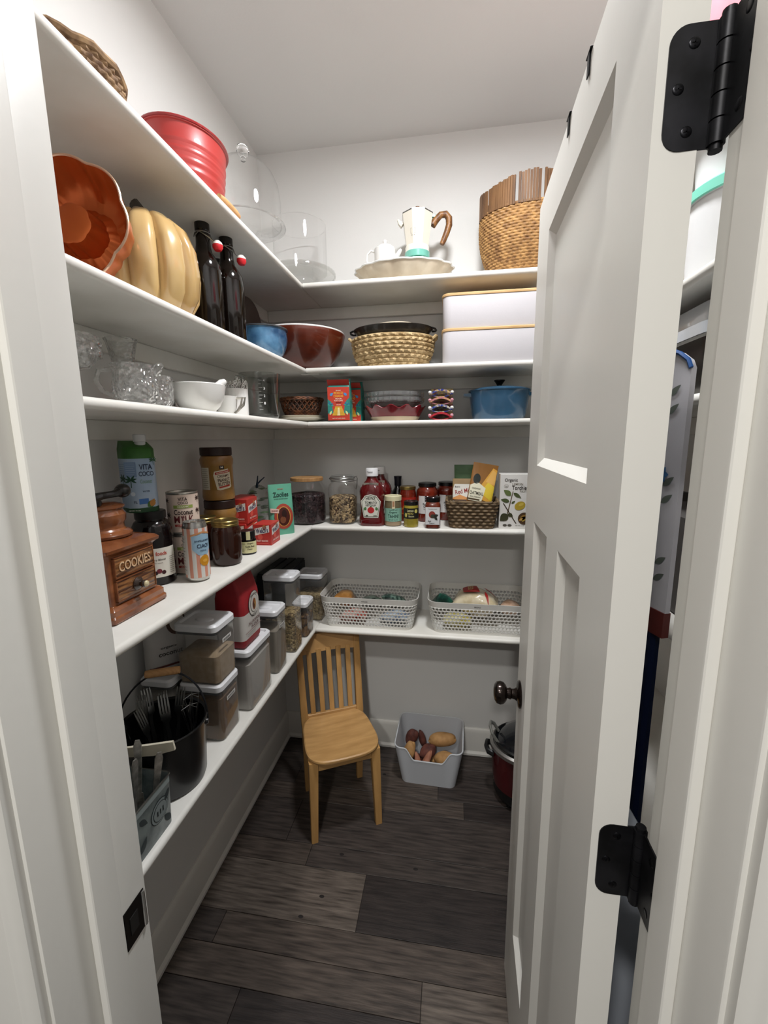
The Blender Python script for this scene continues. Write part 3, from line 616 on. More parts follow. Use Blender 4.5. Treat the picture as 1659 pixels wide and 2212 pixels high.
# pierced white pot
t = thing('pierced_pot', 'white cylindrical pot with pierced leaf rim beside the glass jug', 'pot', (.158, -.625, Z3))
MB().lathe([(.034,0),(.036,.002),(.0375,.088),(.036,.088),(.0345,.004),(0,.004)], 40, c0=True).build('wall', WHITEC, t)
mb = MB(); rd = random.Random(5)
for i in range(40):
    a = 2*PI*i/40; z = .088+rd.uniform(.0,.018); L_ = rd.uniform(.010,.016); ro = rd.uniform(.4,2.7); R = .0372
    for k in range(8):
        pass
    pts = [(a+(L_*tt*math.cos(ro)-s_*.0032*math.sin(PI*tt)*math.sin(ro))/R, z+L_*tt*math.sin(ro)+s_*.0032*math.sin(PI*tt)*math.cos(ro)) for s_, tt in [(1,j/6) for j in range(7)]+[(-1,1-j/6) for j in range(1,6)]]
    mb.tube([(R*math.cos(q), R*math.sin(q), zz) for q, zz in pts], .0009, 5, True)
o = mb.build('pierced_rim', WHITEC, t); o['kind'] = 'stuff'
# glass measuring jug
t = thing('measuring_jug', 'large clear glass measuring jug on the third left shelf', 'jug', (.172, -.475, Z3), rad(60))
MB().lathe([(0,.003),(.05,.001),(.058,.006),(.062,.02),(.068,.15),(.070,.154),(.066,.152),(.059,.02),(.052,.009),(0,.008)], 40).build('glass', thin_glass('jug_glass',(.86,.87,.86),1.3), t)
MB().lathe([(0,.006),(.054,.006),(.059,.012),(.055,.018),(0,.014)], 40).build('base', GLASS, t)
MB().tube([(-.064,0,.135),(-.09,0,.138),(-.098,0,.115),(-.09,0,.075),(-.064,0,.05)], .006, 8).build('handle', GLASS, t)
p = Print(rad(-30), (0,0,0), .0665)
for k in range(9): p.rect(-.012, .0-(k%2)*.004, .03+k*.012, .0308+k*.012, 'd8d8d6')
p.text('4',.006,.126,.005,.008,'d8d8d6').text('3',.006,.10,.005,.008,'d8d8d6').text('2',.006,.076,.005,.008,'d8d8d6').text('1',.006,.052,.005,.008,'d8d8d6'); p.build(t, 'printed_scale')
# plates and wicker bread basket
CRM = mat('cream_plate', 'd9d2c2', .25, coat=.4)
for k, (r, lb) in enumerate(((.098,'cream dinner plate at the bottom of the small stack'),(.090,'cream side plate on top of the small stack'))):
    t = tag(MB().lathe([(.05,0),(.055,.003),(.075,.008),(r,.017),(r+.001,.019),(r-.002,.0195),(.074,.011),(.052,.006),(0,.006)], 48, c0=True).build('plate', CRM, None, (.205,-.152,Z3+k*.0095)), lb, 'plate', 'cream plates under the bread basket')
BRW = mat('dark_wicker', '3c2114', .6, c2='7a4a2c', sc=50, bump=.25)
t = thing('bread_basket', 'small dark brown open-weave wicker basket on the cream plates', 'basket', (.204,-.150,Z3+.0215))
weave(.062,.076,.028,1,30,5,.004,.0,.004).build('woven_base', BRW, t)
mb = MB()
for i in range(26):
    a = 2*PI*i/26
    for s_ in (-1,1): mb.tube([((.077+.012*q)*math.cos(a+s_*q*.42), (.077+.012*q)*math.sin(a+s_*q*.42), .028+.045*q) for q in (0,.5,1)], .0022, 5)
o = mb.build('lattice', BRW, t); o['kind'] = 'stuff'
for k in range(3): MB().tube([((.089+.002*math.sin(9*2*PI*i/60+k*2.1))*math.cos(2*PI*i/60), (.089+.002*math.sin(9*2*PI*i/60+k*2.1))*math.sin(2*PI*i/60), .074+.004*math.cos(9*2*PI*i/60+k*2.1)) for i in range(60)], .0035, 6, True).build('rim_braid', BRW, t)
# coffee bags
def coffee(loc, label, rz):
    t = thing('coffee_bag', label, 'coffee bag', loc, rz, 'red and teal coffee bags')
    w_, d_, h_ = .088, .058, .142; R_ = mat('bag_red','c23b2a',.4); T_ = mat('bag_teal','2e7f74',.4)
    mb = MB(); mb.loft([rrect(w_,d_,.006,0),rrect(w_+.002,d_+.002,.008,.01),rrect(w_,d_,.008,h_-.02),rrect(w_-.002,d_*.7,.006,h_),rrect(w_,.012,.003,h_+.012),rrect(w_,.006,.002,h_+.022)]); mb.build('bag', T_, t)
    p = Print(0, (0,-d_/2-.0012,0))
    p.rect(-.043,.043,.003,h_-.012,'c5402e',1)
    p.poly([(-.043,.03),(-.043,.085),(-.030,.075),(-.026,.06),(-.020,.03)],'2e8478',2); p.poly([(.043,.03),(.043,.09),(.030,.078),(.024,.06),(.020,.03)],'2e8478',2)
    for s_ in (-1,1):
        for k in range(5): p.leaf(s_*.032,.062,.014,.003,PI*k/4-.2,'2f6fa5' if k%2 else '3d9a8a',3)
        p.leaf(s_*.036,.025,.018,.004,PI/2+s_*.5,'cfe0a0',3)
        p.leaf(s_*.033,.098,.016,.005,PI/2+s_*.9,'4f8fc4',3)
    p.poly([(-.026,.022),(.026,.022),(.014,.052),(-.014,.052)],'e2b13c',3); p.poly([(-.006,.022),(.006,.022),(.003,.052),(-.003,.052)],'f2e3a4',4)
    for k in range(5): p.rect(-.024+k*.0022,.024-k*.0022,.024+k*.005,.0246+k*.005,'b88524',4)
    p.rect(-.014,.014,.052,.057,'d9a530',4)
    p.rect(-.04,.04,.004,.018,'c5402e',4).text('NET WT 12OZ (340G)',0,.011,.05,.004,'f3e8d0',5)
    p.text('ORGANIC',0,.117,.02,.004,'f3e8d0').text('MEXICO',0,.108,.036,.009,'f0b23c').text('CHIAPAS',0,.096,.038,.009,'f0b23c').text('MEDIUM',0,.086,.024,.004,'f3e8d0').text('ROAST COFFEE',0,.079,.034,.005,'f3e8d0').rect(-.011,.011,.0695,.0735,'7d1f16',2).text('GROUND',0,.063,.018,.003,'f3e8d0')
    p.build(t)
    p = Print(0, (0,-d_/2*.62-.001,h_-.008), tilt=rad(-38)); p.rect(-.043,.043,-.006,.030,'b8352a'); p.build(t, 'folded_top')
    p = Print(rad(90), (w_/2+.0012,0,0))
    rd = random.Random(2)
    for k in range(16): p.leaf(rd.uniform(-.022,.022), rd.uniform(.01,.10), .022, .005, rd.uniform(.5,2.6), rd.choice(('2b6f8f','3d9a8a','1f5a52','8fbf9a')), 1)
    p.build(t, 'printed_side'); return t
coffee((.393,-.232,Z3), 'red and teal coffee bag with pyramid picture, in front', rad(3))
coffee((.420,-.125,Z3), 'red and teal coffee bag standing behind another one like it', rad(-4))
# red pie dish with two glass pie dishes in it
t = thing('pie_dish', 'red fluted ceramic pie dish with cream base', 'pie dish', (.600,-.136,Z3), 0)
wv = lambda a,k,r,z: (r*(1+(.0,.0,.012,.03,.045,.045,.03,.0,.0)[k]*math.cos(12*a)), z+(.0,.0,0,.002,.006,.006,.002,0,0)[k]*math.cos(12*a))
MB().lathe([(.086,0),(.092,.002),(.100,.018),(.110,.038),(.121,.054),(.1195,.056),(.106,.038),(.088,.008),(0,.007)], 144, fn=wv, c0=True).build('dish', mat('pie_red','7d1a24',.2,coat=.6), t)
MB().lathe([(.0868,.0005),(.0932,.002),(.1012,.0175)], 144, fn=lambda a,k,r,z: r*(1+(.0,.001,.013)[k]*math.cos(12*a))).build('unglazed_base', mat('pie_cream','c9b89c',.4), t)
GG = thin_glass('pie_glass', (.90,.92,.91), 1.8, .05)
for k, lb in ((0,'clear fluted glass pie dish nested in the red dish, lower one'),(1,'clear fluted glass pie dish on top of the nested pile')):
    t = thing('glass_pie_dish', lb, 'pie dish', (.600,-.136,Z3+.036+k*.021), 0, 'clear glass pie dishes in the red dish')
    MB().lathe([(0,.001),(.075,.001),(.088,.012),(.102,.036)], 144, fn=lambda a,k,r,z: r*(1+(.02 if k > 1 else 0)*abs(math.cos(16*a)))).build('bowl', GG, t)
    MB().lathe([(.100,.034),(.113,.036),(.118,.042),(.119,.054),(.117,.055),(.110,.045),(.100,.040)], 160, fn=lambda a,k,r,z: r*(1+.016*(1 if math.cos(32*a) > 0 else 0))).build('rim', thin_glass('rim_glass',(.86,.88,.87),2.4,.14), t, sharp=.3)
# stack of painted ceramic dishes
cols = (('b02a34','8e2230'),('2c3f8f','d8cfae'),('b5737f','c9a25a'),('2b3a86','d8b86a'))
for k, (a_, b_) in enumerate(cols):
    t = thing('painted_dish', 'hand-painted square ceramic dish with arched front, %s of the stack' % ('lowest','second','third','topmost')[k], 'dish', (.790,-.17,Z3+k*.0285), 0, 'stack of painted square dishes')
    m_ = mat('painted_%d'%k, a_, .25, c2=b_, sc=60, lo=.45, hi=.6, coat=.5)
    mb = MB(); n = 24; w2 = .045
    for side in (-1,1):
        prof = [(-w2+2*w2*i/n, .010+.020*abs(math.sin(PI*i/n))**.8+.006*(abs(2*i/n-1)>.85)) for i in range(n+1)]
        ring = lambda y: [(x,y,z) for x,z in prof]+[(x,y,z-.0075) for x,z in reversed(prof)]
        mb.loft([ring(side*.066), ring(side*.058)], True, True, True)
    mb.loft([[(x,y,.003+.012*abs(x/w2)**2) for x in [-w2+2*w2*i/12 for i in range(13)]]+[(x,y,.0+.010*abs(x/w2)**2) for x in [w2-2*w2*i/12 for i in range(13)]] for y in (-.06,.06)], True, True, True)
    mb.build('dish', m_, t)
    for sx in (-1,1):
        MB().blob(.007,.007,.006,c=(sx*.042,-.062,.018)).build('corner_knob', WHITEC if k%2 else mat('painted_pink','c58a96',.25,coat=.4), t)
t = tag(MB().bbox((0,0,.028),(.092,.008,.056),.003,2).build('painted_tile', mat('tile_paint','8e2a3c',.3,c2='d8c07a',sc=45,lo=.42,hi=.58,coat=.5), None, (.790,-.118,Z3+.113-.113)), 'painted red and yellow ceramic tile standing behind the stacked dishes', 'tile')
t.location = (.790,-.092,Z3); t.scale = (1,1,2.35)
# blue dutch oven
DBL = mat('dutch_blue', '2f5069', .25, c2='3a5f7c', sc=8, coat=.6)
t = thing('dutch_oven', 'blue enamelled dutch oven with lid and black knob on the third back shelf', 'pot', (1.015,-.140,Z3))
MB().lathe([(.092,0),(.098,.003),(.104,.02),(.113,.080),(.117,.106),(.1185,.108),(.112,.108),(.098,.02),(0,.012)], 56, c0=True).build('pot', DBL, t)
ld = MB().lathe([(.1195,.1085),(.1200,.113),(.110,.118),(.07,.124),(.03,.127),(0,.128)], 56).build('lid', DBL, t)
MB().lathe([(.010,.127),(.0095,.134),(.016,.144),(.021,.150),(.021,.153),(0,.154)], 24).build('knob', BLACKP, ld)
for sx in (-1,1): MB().loft([[(sx*(.108+q*.001),y,z) for y,z in ((-.036,.088),(.036,.088),(.036,.102),(-.036,.102))] if q == 0 else [(sx*(.108+q*.001),y,z) for y,z in ((-.030,.093),(.030,.093),(.030,.102),(-.030,.102))] for q in (0,30)]).build('handle', DBL, t)
# ================================================================== FOURTH SHELF, left side
# ---- cookie jar shaped like a coffee grinder
CK = mat('jar_glaze', '4f2210', .2, c2='a0623a', sc=12, st=(1,1,2.2), lo=.3, hi=.75, coat=.7, bump=.15, bsc=25)
CKW = mat('jar_woodgrain', '4a2614', .3, c2='96663c', sc=5, st=(5,5,42), lo=.38, hi=.62, coat=.5, bump=.5)
CKL = mat('jar_lettering', 'd9b48e', .3, coat=.5)  # pale tan glaze of the raised lettering
t = thing('cookie_jar', 'glossy brown ceramic cookie jar shaped like an old coffee grinder', 'cookie jar', (.122, -1.163, Z4), rad(90))
def sq(w, d, z, r=.006): return rrect(w, d, r, z, 3)
MB().loft([sq(.150,.150,0),sq(.156,.156,.004),sq(.156,.156,.012),sq(.150,.150,.016),sq(.150,.150,.026),sq(.140,.140,.032),sq(.132,.132,.034),sq(.132,.132,.132),sq(.138,.138,.136),sq(.150,.150,.140),sq(.152,.152,.146),sq(.140,.140,.152),sq(.104,.104,.158,.03)]).build('body', CK, t)
lid = MB().lathe([(.050,.157),(.056,.160),(.057,.165),(.052,.170),(.046,.172),(.043,.176),(.043,.186),(.047,.192),(.048,.205),(.044,.211),(.043,.216),(.047,.219),(.047,.223),(.03,.229),(0,.231)], 40).build('lid', CK, t)
cr = MB().tube([(-.030,-.012,.233),(-.026,-.012,.240),(0,-.012,.243),(.03,-.012,.243),(.05,-.012,.246)], [.012,.011,.0075,.007,.011], 10).build('crank', mat('crank_black','161312',.3,coat=.5), lid)
MB().blob(.016,.016,.015,c=(.056,-.012,.247)).build('crank_knob', MATS['crank_black'], cr)
MB().lathe([(.018,.226),(.018,.234),(.01,.24),(0,.24)], 20, cx=-.028, cy=-.012).build('crank_hub', MATS['crank_black'], cr)
fy = -.0665
for z0, z1_, nm in ((.088,.128,'name_panel'),(.040,.082,'drawer')):
    dr = MB().bbox((0,fy-.0015,(z0+z1_)/2),(.108,.005,z1_-z0),.0015,2).build(nm, CKW, t)
    if nm == 'drawer':
        MB().lathe([(0,0),(.013,0),(.014,.003),(.010,.007),(.006,.009),(.0075,.013),(.008,.017),(.005,.020),(0,.021)], 20).xf(Matrix.Translation((0,fy-.004,.061)) @ Matrix.Rotation(PI/2,4,'X')).build('knob', mat('knob_dark','2a1a10',.2,coat=.8), dr)
        MB().blob(.0065,.0045,.0065,c=(.001,fy-.024,.061)).build('knob_cap', mat('knob_ivory','cfc09a',.25,coat=.5), dr)
    mb = MB()
    for (x0,x1,a,b) in ((-.055,.055,z0-.001,z0+.001),(-.055,.055,z1_-.001,z1_+.001),(-.055,-.053,z0,z1_),(.053,.055,z0,z1_)): mb.box(((x0+x1)/2,fy-.002,(a+b)/2),(x1-x0,.006,b-a))
    mb.build('bead', CK, dr)
p = Print(0, (0,fy-.0045,.108)); p.text('COOKIES',0,0,.088,.020,CKL,2); o = p.build(t, 'raised_lettering')
# ---- juice jar with a carton on it
JU = mat('dark_juice', '0a0405', .12, coat=.2)
t = thing('juice_jar', 'large dark cherry juice jar with white label behind the cookie jar', 'jar', (.098, -.985, Z4))
MB().lathe([(.040,0),(.046,.003),(.047,.012),(.047,.125),(.045,.142),(.038,.156),(.033,.160),(.033,.172)], 36, c0=True, c1=True).build('glass_body', JU, t)
MB().lathe([(.0345,.164),(.035,.166),(.035,.181),(.033,.183),(0,.183)], 36).build('lid', BLACKP, t)
p = Print(rad(52), (0,0,0), .0474)
p.rect(-.05,.042,.022,.095,'d9d4c8').text('whole foods',-.012,.082,.056,.010,'b8402f').text('Cherry Blend',-.008,.066,.04,.006,'4a4038').text('100% juice',-.008,.058,.026,.003,'6a5f55').disc(-.004,.038,.006,.006,'6d1f2c',2).disc(.006,.034,.005,.005,'3a1018',2).disc(-.012,.034,.005,.005,'241015',2).lines(.030,.07,.016,9,.005,.0012,'8a8378'); p.build(t)
CAR = mat('carton_blue', '8fa9c4', .45, c2='b9c8d8', sc=6); CARG = mat('carton_green', '3f7a2c', .45, c2='2c5a22', sc=14)
t = thing('drink_carton', 'pale blue coconut water carton with green top standing on the juice jar', 'carton', (.082, -.992, Z4+.1832), rad(62))
def ch(w, z): k = w*.22; return [(-w/2+k,-w/2,z),(w/2-k,-w/2,z),(w/2,-w/2+k,z),(w/2,w/2-k,z),(w/2-k,w/2,z),(-w/2+k,w/2,z),(-w/2,w/2-k,z),(-w/2,-w/2+k,z)]
MB().loft([ch(.066,0),ch(.067,.004),ch(.067,.128)]).build('body', CAR, t, sharp=.9)
MB().loft([ch(.0672,.128),ch(.067,.150),[(x,y*.85,z+(.012 if y > 0 else -.002)) for x,y,z in ch(.062,.158)]]).build('top', CARG, t, sharp=.9)
MB().loft([ch(.0676,.0),ch(.0676,.011)], False, False).build('base_band', mat('carton_base','1f4a2a',.5), t, sharp=.9)
MB().lathe([(.012,.150),(.012,.166),(.014,.167),(.014,.183),(.012,.185),(0,.185)], 20, cx=.010, cy=-.004).build('cap', WHITEP, t)
p = Print(0, (0,-.0337,0)); p.text('VITA',.004,.108,.030,.013,'20304a').text('COCO',.004,.092,.034,.011,'20304a').text('Coconut',.002,.074,.026,.010,'7ea08c').text('WATER',.0,.050,.016,.004,'30405a').rect(-.018,.004,.020,.033,'3f6fae').leaf(.0,.013,.024,.008,.6,'3d6b2f',2).leaf(.008,.013,.020,.007,1.1,'b07a34',3); p.palm(.022,.124,.012,'2c5a3a'); p.build(t)
p = Print(rad(-45), (-.0237-.0022,-.0237-.0022,0)); p.rect(-.014,.012,.085,.120,'7d97b8').lines(-.001,.116,.020,6,.005,.0012,'9db2cc').palm(-.002,.078,.018,'1f4a36').disc(.0,.045,.005,.005,'c9d4de',2).text('1L',.004,.026,.008,.006,'20304a').text('NEVER FROM',.0,.0055,.026,.003,'dfe8d4',3); p.build(t)
p = Print(rad(-90), (-.0337,0,0)); p.palm(.0,.080,.020,'1f4a36').lines(0,.115,.024,6,.005,.0012,'7d97b8'); p.build(t)
# ---- coconut milk cans, stacked
TIN = mat('tin', 'a8a59c', .3, .9)
def can(loc, label, lr, hh, col, rz=0, group=None):
    t = thing('food_can', label, 'can', loc, rz, group)
    MB().lathe([(lr-.003,0),(lr+.0005,.001),(lr+.001,.003),(lr,.005),(lr,hh-.005),(lr+.001,hh-.003),(lr,hh),(lr-.003,hh-.001),(lr-.004,hh-.004),(0,hh-.004)], 40, c0=True).build('tin_body', TIN, t)
    MB().lathe([(lr+.0003,.006),(lr+.0003,hh-.006)], 40).build('paper_label', col, t); return t
PK = mat('label_pink', 'd9c4b4', .5)
for k, lb in ((0,'coconut milk can with pale pink label, lower of two behind the slim can'),(1,'coconut milk can with pale pink label, upper of two behind the slim can')):
    t = can((.128,-.897,Z4+k*.1105), lb, .0385, .110, PK, 0, 'stacked coconut milk cans')
    p = Print(rad(35), (0,0,0), .0389); p.text('VITA',0,.093,.022,.009,'2a1a14').text('COCO',0,.083,.024,.007,'2a1a14').rect(-.024,.024,.069,.077,'8a9a4a').text('ORGANIC',0,.073,.028,.004,'e8e0cc',3).text('Coconut',0,.059,.046,.014,'2a1612').text('M',-.017,.040,.014,.019,'5a1a1c').text('L',.007,.040,.008,.019,'5a1a1c').text('K',.018,.040,.012,.019,'5a1a1c').rect(-.0045,-.0015,.031,.044,'5a1a1c',2).palm(-.003,.046,.007,'5a1a1c').rect(-.024,.024,.021,.027,'a03430').text('UNSWEETENED',0,.024,.036,.003,'e0c4b4',3).palm(-.044,.050,.014,'3a2420').palm(-.046,.088,.012,'3a2420').palm(.040,.060,.012,'3a2420').palm(.042,.092,.012,'3a2420'); p.build(t)
# ---- slim drink can
t = thing('drink_can', 'slim sparkling drink can with peach and white stripes at the shelf edge', 'can', (.196,-.957,Z4))
AL = mat('aluminium', 'c4c2be', .25, .95)
MB().lathe([(.022,.0),(.0235,.001),(.0285,.008),(.0290,.014),(.0290,.138),(.0270,.147),(.0262,.150),(.0262,.153),(.0245,.153),(.0240,.149),(0,.149)], 40, c0=True).build('can_body', AL, t)
MB().blob(.010,.006,.0015,c=(.002,-.004,.1515)).build('ring_pull', AL, t)
p = Print(rad(66), (0,0,0), .0291); W_ = 2*PI*.0291
for i in range(10): p.rect(-W_/2+W_*i/10, -W_/2+W_*(i+.48)/10, .012, .138, 'cf8f78')
for i in range(10): p.rect(-W_/2+W_*(i+.48)/10, -W_/2+W_*(i+1)/10, .012, .138, 'd4d2cc')
p.poly([(-.026,.118),(-.026,.085),(-.012,.070),(.012,.070),(.026,.085),(.026,.118),(0,.124)],'93b2c6',2).poly([(-.030,.118),(0,.126),(.030,.118),(.030,.122),(0,.130),(-.030,.122)],'c28a5a',3)
p.text('SANPELLEGRINO',0,.106,.040,.005,'25304a',3).text('CIAO!',0,.093,.030,.010,'25304a',3).text('PESCA',0,.081,.016,.004,'4a6080',3).disc(.002,.055,.013,.014,'c98a1e',3).disc(.002,.055,.006,.004,'dba544',4); p.rect(-W_/2+.012,-W_/2+.05,.02,.12,'c8c5be',2).lines(-W_/2+.031,.112,.030,11,.008,.0016,'8a8680',3); p.build(t)
# ---- peanut butter jars
PB = mat('peanut_butter', '8d6430', .3, c2='9d743c', sc=30, coat=.4)
for k, lb in ((0,'peanut butter jar with dark brown lid, lower of the stack'),(1,'peanut butter jar with dark brown lid, upper of the stack')):
    t = thing('peanut_butter_jar', lb, 'jar', (.100,-.668,Z4+k*.1655), 0, 'stacked peanut butter jars')
    MB().lathe([(.040,0),(.047,.003),(.049,.012),(.048,.030),(.047,.036),(.047,.108),(.049,.115),(.050,.128),(.046,.138),(.043,.140)], 40, c0=True, c1=True).build('jar', PB, t)
    MB().lathe([(.046,.1405),(.0475,.141),(.0475,.163),(.046,.165),(0,.165)], 44).build('lid', mat('lid_brown','2a1610',.45), t)
    p = Print(rad(48), (0,0,0), .0474)
    p.rect(-.034,.034,.034,.110,'8f6a2c').poly([(-.024,.092),(-.027,.080),(-.018,.036),(-.010,.034),(.022,.040),(.028,.044),(.025,.090),(.018,.100)],'dcd2ba',2).rect(-.008,.006,.099,.110,'221814',2).text('M',-.001,.1045,.007,.006,'e8e0cc',3)
    p.poly([(-.022,.082),(-.022,.089),(.023,.097),(.024,.089)],'b03a2c',3).text('CRUNCHY & CREAMY',.001,.0892,.038,.004,'efe4cc',4,.16).text('CREAMY',.002,.078,.036,.008,'4a2c1a',3,.12).text('PEANUT',.004,.066,.038,.010,'4a2c1a',3,.12).text('BUTTER',.005,.054,.038,.010,'4a2c1a',3,.12).poly([(-.012,.040),(-.012,.045),(.022,.051),(.022,.046)],'b03a2c',3)
    p.rect(-.074,-.040,.036,.104,'c9c4b4').lines(-.057,.098,.026,10,.006,.0014,'8a8474'); p.build(t)
# ---- mason jars of brown preserve
t0 = None
for loc, lb in (((.196,-.812,Z4),'pint mason jar of dark brown preserve with gold lid at the shelf edge'),((.105,-.775,Z4),'pint mason jar of dark brown preserve with gold lid behind another one')):
    t = thing('mason_jar', lb, 'jar', loc, 0, 'gold-lidded mason jars')
    MB().lathe([(.030,0),(.037,.003),(.041,.012),(.042,.05),(.042,.092),(.040,.104),(.036,.112),(.035,.116)], 36, c0=True, c1=True).build('jar', mat('brown_preserve','2a0f06',.12,coat=.25), t)
    MB().lathe([(.0365,.112),(.0375,.114),(.0375,.118),(.0365,.119),(.0375,.121),(.0375,.127),(.036,.129),(.031,.129),(.030,.1275),(0,.1275)], 44).build('gold_lid', mat('gold_lid','a08a52',.3,.9), t)
# ---- small black-capped jar
t = thing('vanilla_jar', 'small amber jar with black cap and cream label at the shelf edge', 'jar', (.203,-.700,Z4))
MB().lathe([(.022,0),(.026,.002),(.027,.008),(.027,.044),(.024,.050),(.021,.052)], 32, c0=True, c1=True).build('jar', JU, t)
MB().lathe([(.0235,.051),(.0245,.052),(.0245,.072),(.023,.074),(0,.074)], 32).build('cap', BLACKP, t)
p = Print(rad(28), (0,0,0), .0273); p.rect(-.034,.034,.006,.042,'d6cf9e').text('Simply',-.012,.036,.010,.004,'6a6040').text('Organic',.008,.036,.020,.006,'3a341e').text('Vanilla Bean',.006,.027,.028,.006,'2a2414').text('Paste',.006,.019,.014,.005,'4a432a').lines(-.018,.02,.014,3,.004,.001,'8a8460'); p.build(t)
p = Print(rad(34), (0,0,0), .0248); p.rect(-.006,.006,.044,.0735,'d6cf9e'); p.build(t, 'seal_strip')
# ---- red fruit-snack boxes
def redbox(loc, label, rz, w_=.062, d_=.088, h_=.075):
    t = thing('snack_box', label, 'snack box', loc, rz, 'red fruit-snack boxes')
    MB().bbox((0,0,h_/2),(w_,d_,h_),.001,1).build('carton', mat('box_red','b8342e',.4), t)
    for ang, u0, o in ((rad(90),d_,(w_/2+.0002,0,0)),(0,w_,(0,-d_/2-.0002,0))):
        p = Print(ang, o); k = u0/.088
        p.poly([(-.036*k,.034),(-.036*k,.058),(.036*k,.070),(.036*k,.046)],'e8e2da',1).text("Welch's",0,.052,.060*k,.018,'2c2a5a',2,.16*min(1,k))
        p.disc(.012*k,.062,.010*k,.009,'c9703a',1).disc(-.010*k,.030,.012*k,.010,'d8574a',1).text('FRUIT SNACKS',0,.016,.056*k,.006,'f0d8cc').rect(-.03*k,.03*k,.006,.009,'d8574a'); p.build(t)
    p = Print(0,(0,0,h_+.0003),tilt=-PI/2); p.poly([(-.026,-.03),(.026,-.02),(.026,.02),(-.026,.01)],'e8e2da',1).text("Welch's",0,-.004,.044,.014,'2c2a5a',2,.19); p.build(t, 'printed_top'); return t
redbox((.205,-.560,Z4),'red fruit-snack box at the shelf edge in front of the mint pouch',rad(3), .062,.085,.072)
redbox((.128,-.575,Z4),'red fruit-snack box at the bottom of the stack by the peanut butter',rad(-2))
redbox((.130,-.570,Z4+.0755),'red fruit-snack box on top of the stack by the peanut butter',rad(4), .062,.088,.082)
redbox((.075,-.470,Z4),'red fruit-snack box standing by the wall below the produce bag',rad(0), .06,.085,.15)
# ---- bag of greens
t = thing('produce_bag', 'clear bag of green leaves tied with a dark twist beside the red boxes', 'bag', (.072,-.330,Z4+.002))
MB().blob(.055,.080,.085,.06,4,28,16,(0,0,.085)).build('film', thin_glass('bag_film',(.9,.92,.9),2.0,.06,.12), t)
for k in range(14):
    rd = random.Random(k); a = rd.uniform(0,6.28); MB().blob(.016,.022,.003,.2,k,10,6,(.030*math.cos(a),.045*math.sin(a),.05+.008*k)).build('leaf', mat('green_leaf','24491c',.5,c2='4f7f34',sc=30), t)
MB().tube([(0,-.01,.165),(.008,-.02,.190),(.016,-.03,.212)], [.006,.003,.002], 6).build('twist', mat('twist_navy','14283c',.4), t)
MB().tube([(0,-.01,.175),(.012,-.002,.19),(.028,.004,.205)], [.004,.003,.002], 6).build('twist', MATS['twist_navy'], t)
# ---- mint pouch
def pouch(name, label, cat, loc, rz, w_, d_, h_, m, tilt=0, group=None, narrow=.9):
    t = thing(name, label, cat, loc, 0, group, (tilt,0,rz))
    R = []
    for k in range(13):
        q = k/12; th = d_*(.55+.45*math.sin(PI*min(q*1.25,1)))*(1-q**2.2)+.003; ww = w_*(1-(1-narrow)*q)
        R.append([(ww/2*math.copysign(abs(math.cos(a))**.5, math.cos(a)), th/2*math.copysign(abs(math.sin(a))**.9, math.sin(a)), h_*q) for a in [2*PI*i/28+.001 for i in range(28)]])
    MB().loft(R).build('pouch', m, t)
    bow = lambda u, v: (d_*(.55+.45*math.sin(PI*min(max(v,0)/h_*1.25,1)))*(1-max(v/h_,0)**2.2)+.003)/2*max(1-min(abs(u)/(w_/2),1)**4,0)**.25*1.0+.0007
    return t, bow
t, bw = pouch('treat_pouch','mint green pet-treat pouch leaning beside the glass jar of chips','pouch',(.203,-.425,Z4),rad(40),.098,.045,.190,mat('pouch_mint','5fa88c',.35,c2='6db498',sc=5))
p = Print(0,(0,0,0),None,0,bw); p.text('zesty paws',0,.172,.022,.005,'c8504a').text('Zoolies',0,.152,.058,.018,'23443c').text('Freshly Roasted Chewy',0,.136,.052,.005,'23443c')
p.disc(.004,.070,.036,.048,'a84432',1).disc(.004,.070,.026,.038,'d29a4a',2).disc(.004,.070,.023,.035,'4a1c12',3).disc(.006,.080,.009,.016,'2a120c',4).disc(.0,.058,.011,.013,'7d4a30',4).poly([(-.044,.088),(-.044,.104),(-.014,.100),(-.014,.084)],'d8b8ac',4).text('DOGS',-.029,.094,.022,.006,'7d2a24',5); p.build(t)
# ================================================================== FOURTH SHELF, back
def jar_fill(prof, m, name, label, cat, loc):
    o = MB().lathe(prof, 40, c0=True).build(name, m, None, loc); return tag(o, label, cat, None, 'stuff')
t = thing('chip_jar', 'wide glass jar with wooden lid full of dark chocolate chips', 'jar', (.228,-.192,Z4))
MB().lathe([(0,.002),(.062,.001),(.073,.006),(.077,.02),(.077,.140),(.073,.158),(.064,.170),(.062,.180)], 48).build('glass', THIN, t)
MB().lathe([(.066,.1805),(.069,.182),(.069,.194),(.067,.196),(0,.197)], 44).build('wooden_lid', mat('lid_wood','9c7448',.5,c2='b58c5c',sc=12,st=(8,1,1)), t)
jar_fill([(.060,.004),(.071,.008),(.0745,.02),(.0745,.120),(.07,.126),(.03,.133),(0,.135)], mat('choc_chips','1c1014',.45,c2='3c2a2c',sc=110,vor=True,bump=-1), 'chocolate_chips','dark chocolate chips filling the wide jar','chocolate chips',(.228,-.192,Z4))
t = thing('clip_top_jar', 'tall clip-top glass jar half full of trail mix', 'jar', (.381,-.178,Z4))
MB().loft([rrect(.10,.10,.03,.001),rrect(.112,.112,.034,.008),rrect(.114,.114,.036,.150),rrect(.108,.108,.040,.165),rrect(.096,.096,.047,.176),rrect(.094,.094,.046,.186)],True,False).build('glass', THIN, t)
MB().lathe([(.050,.186),(.052,.188),(.052,.196),(.048,.202),(.03,.205),(0,.205)], 36).build('glass_lid', thin_glass('lid_glass',(.88,.89,.88),1.6,.04), t)
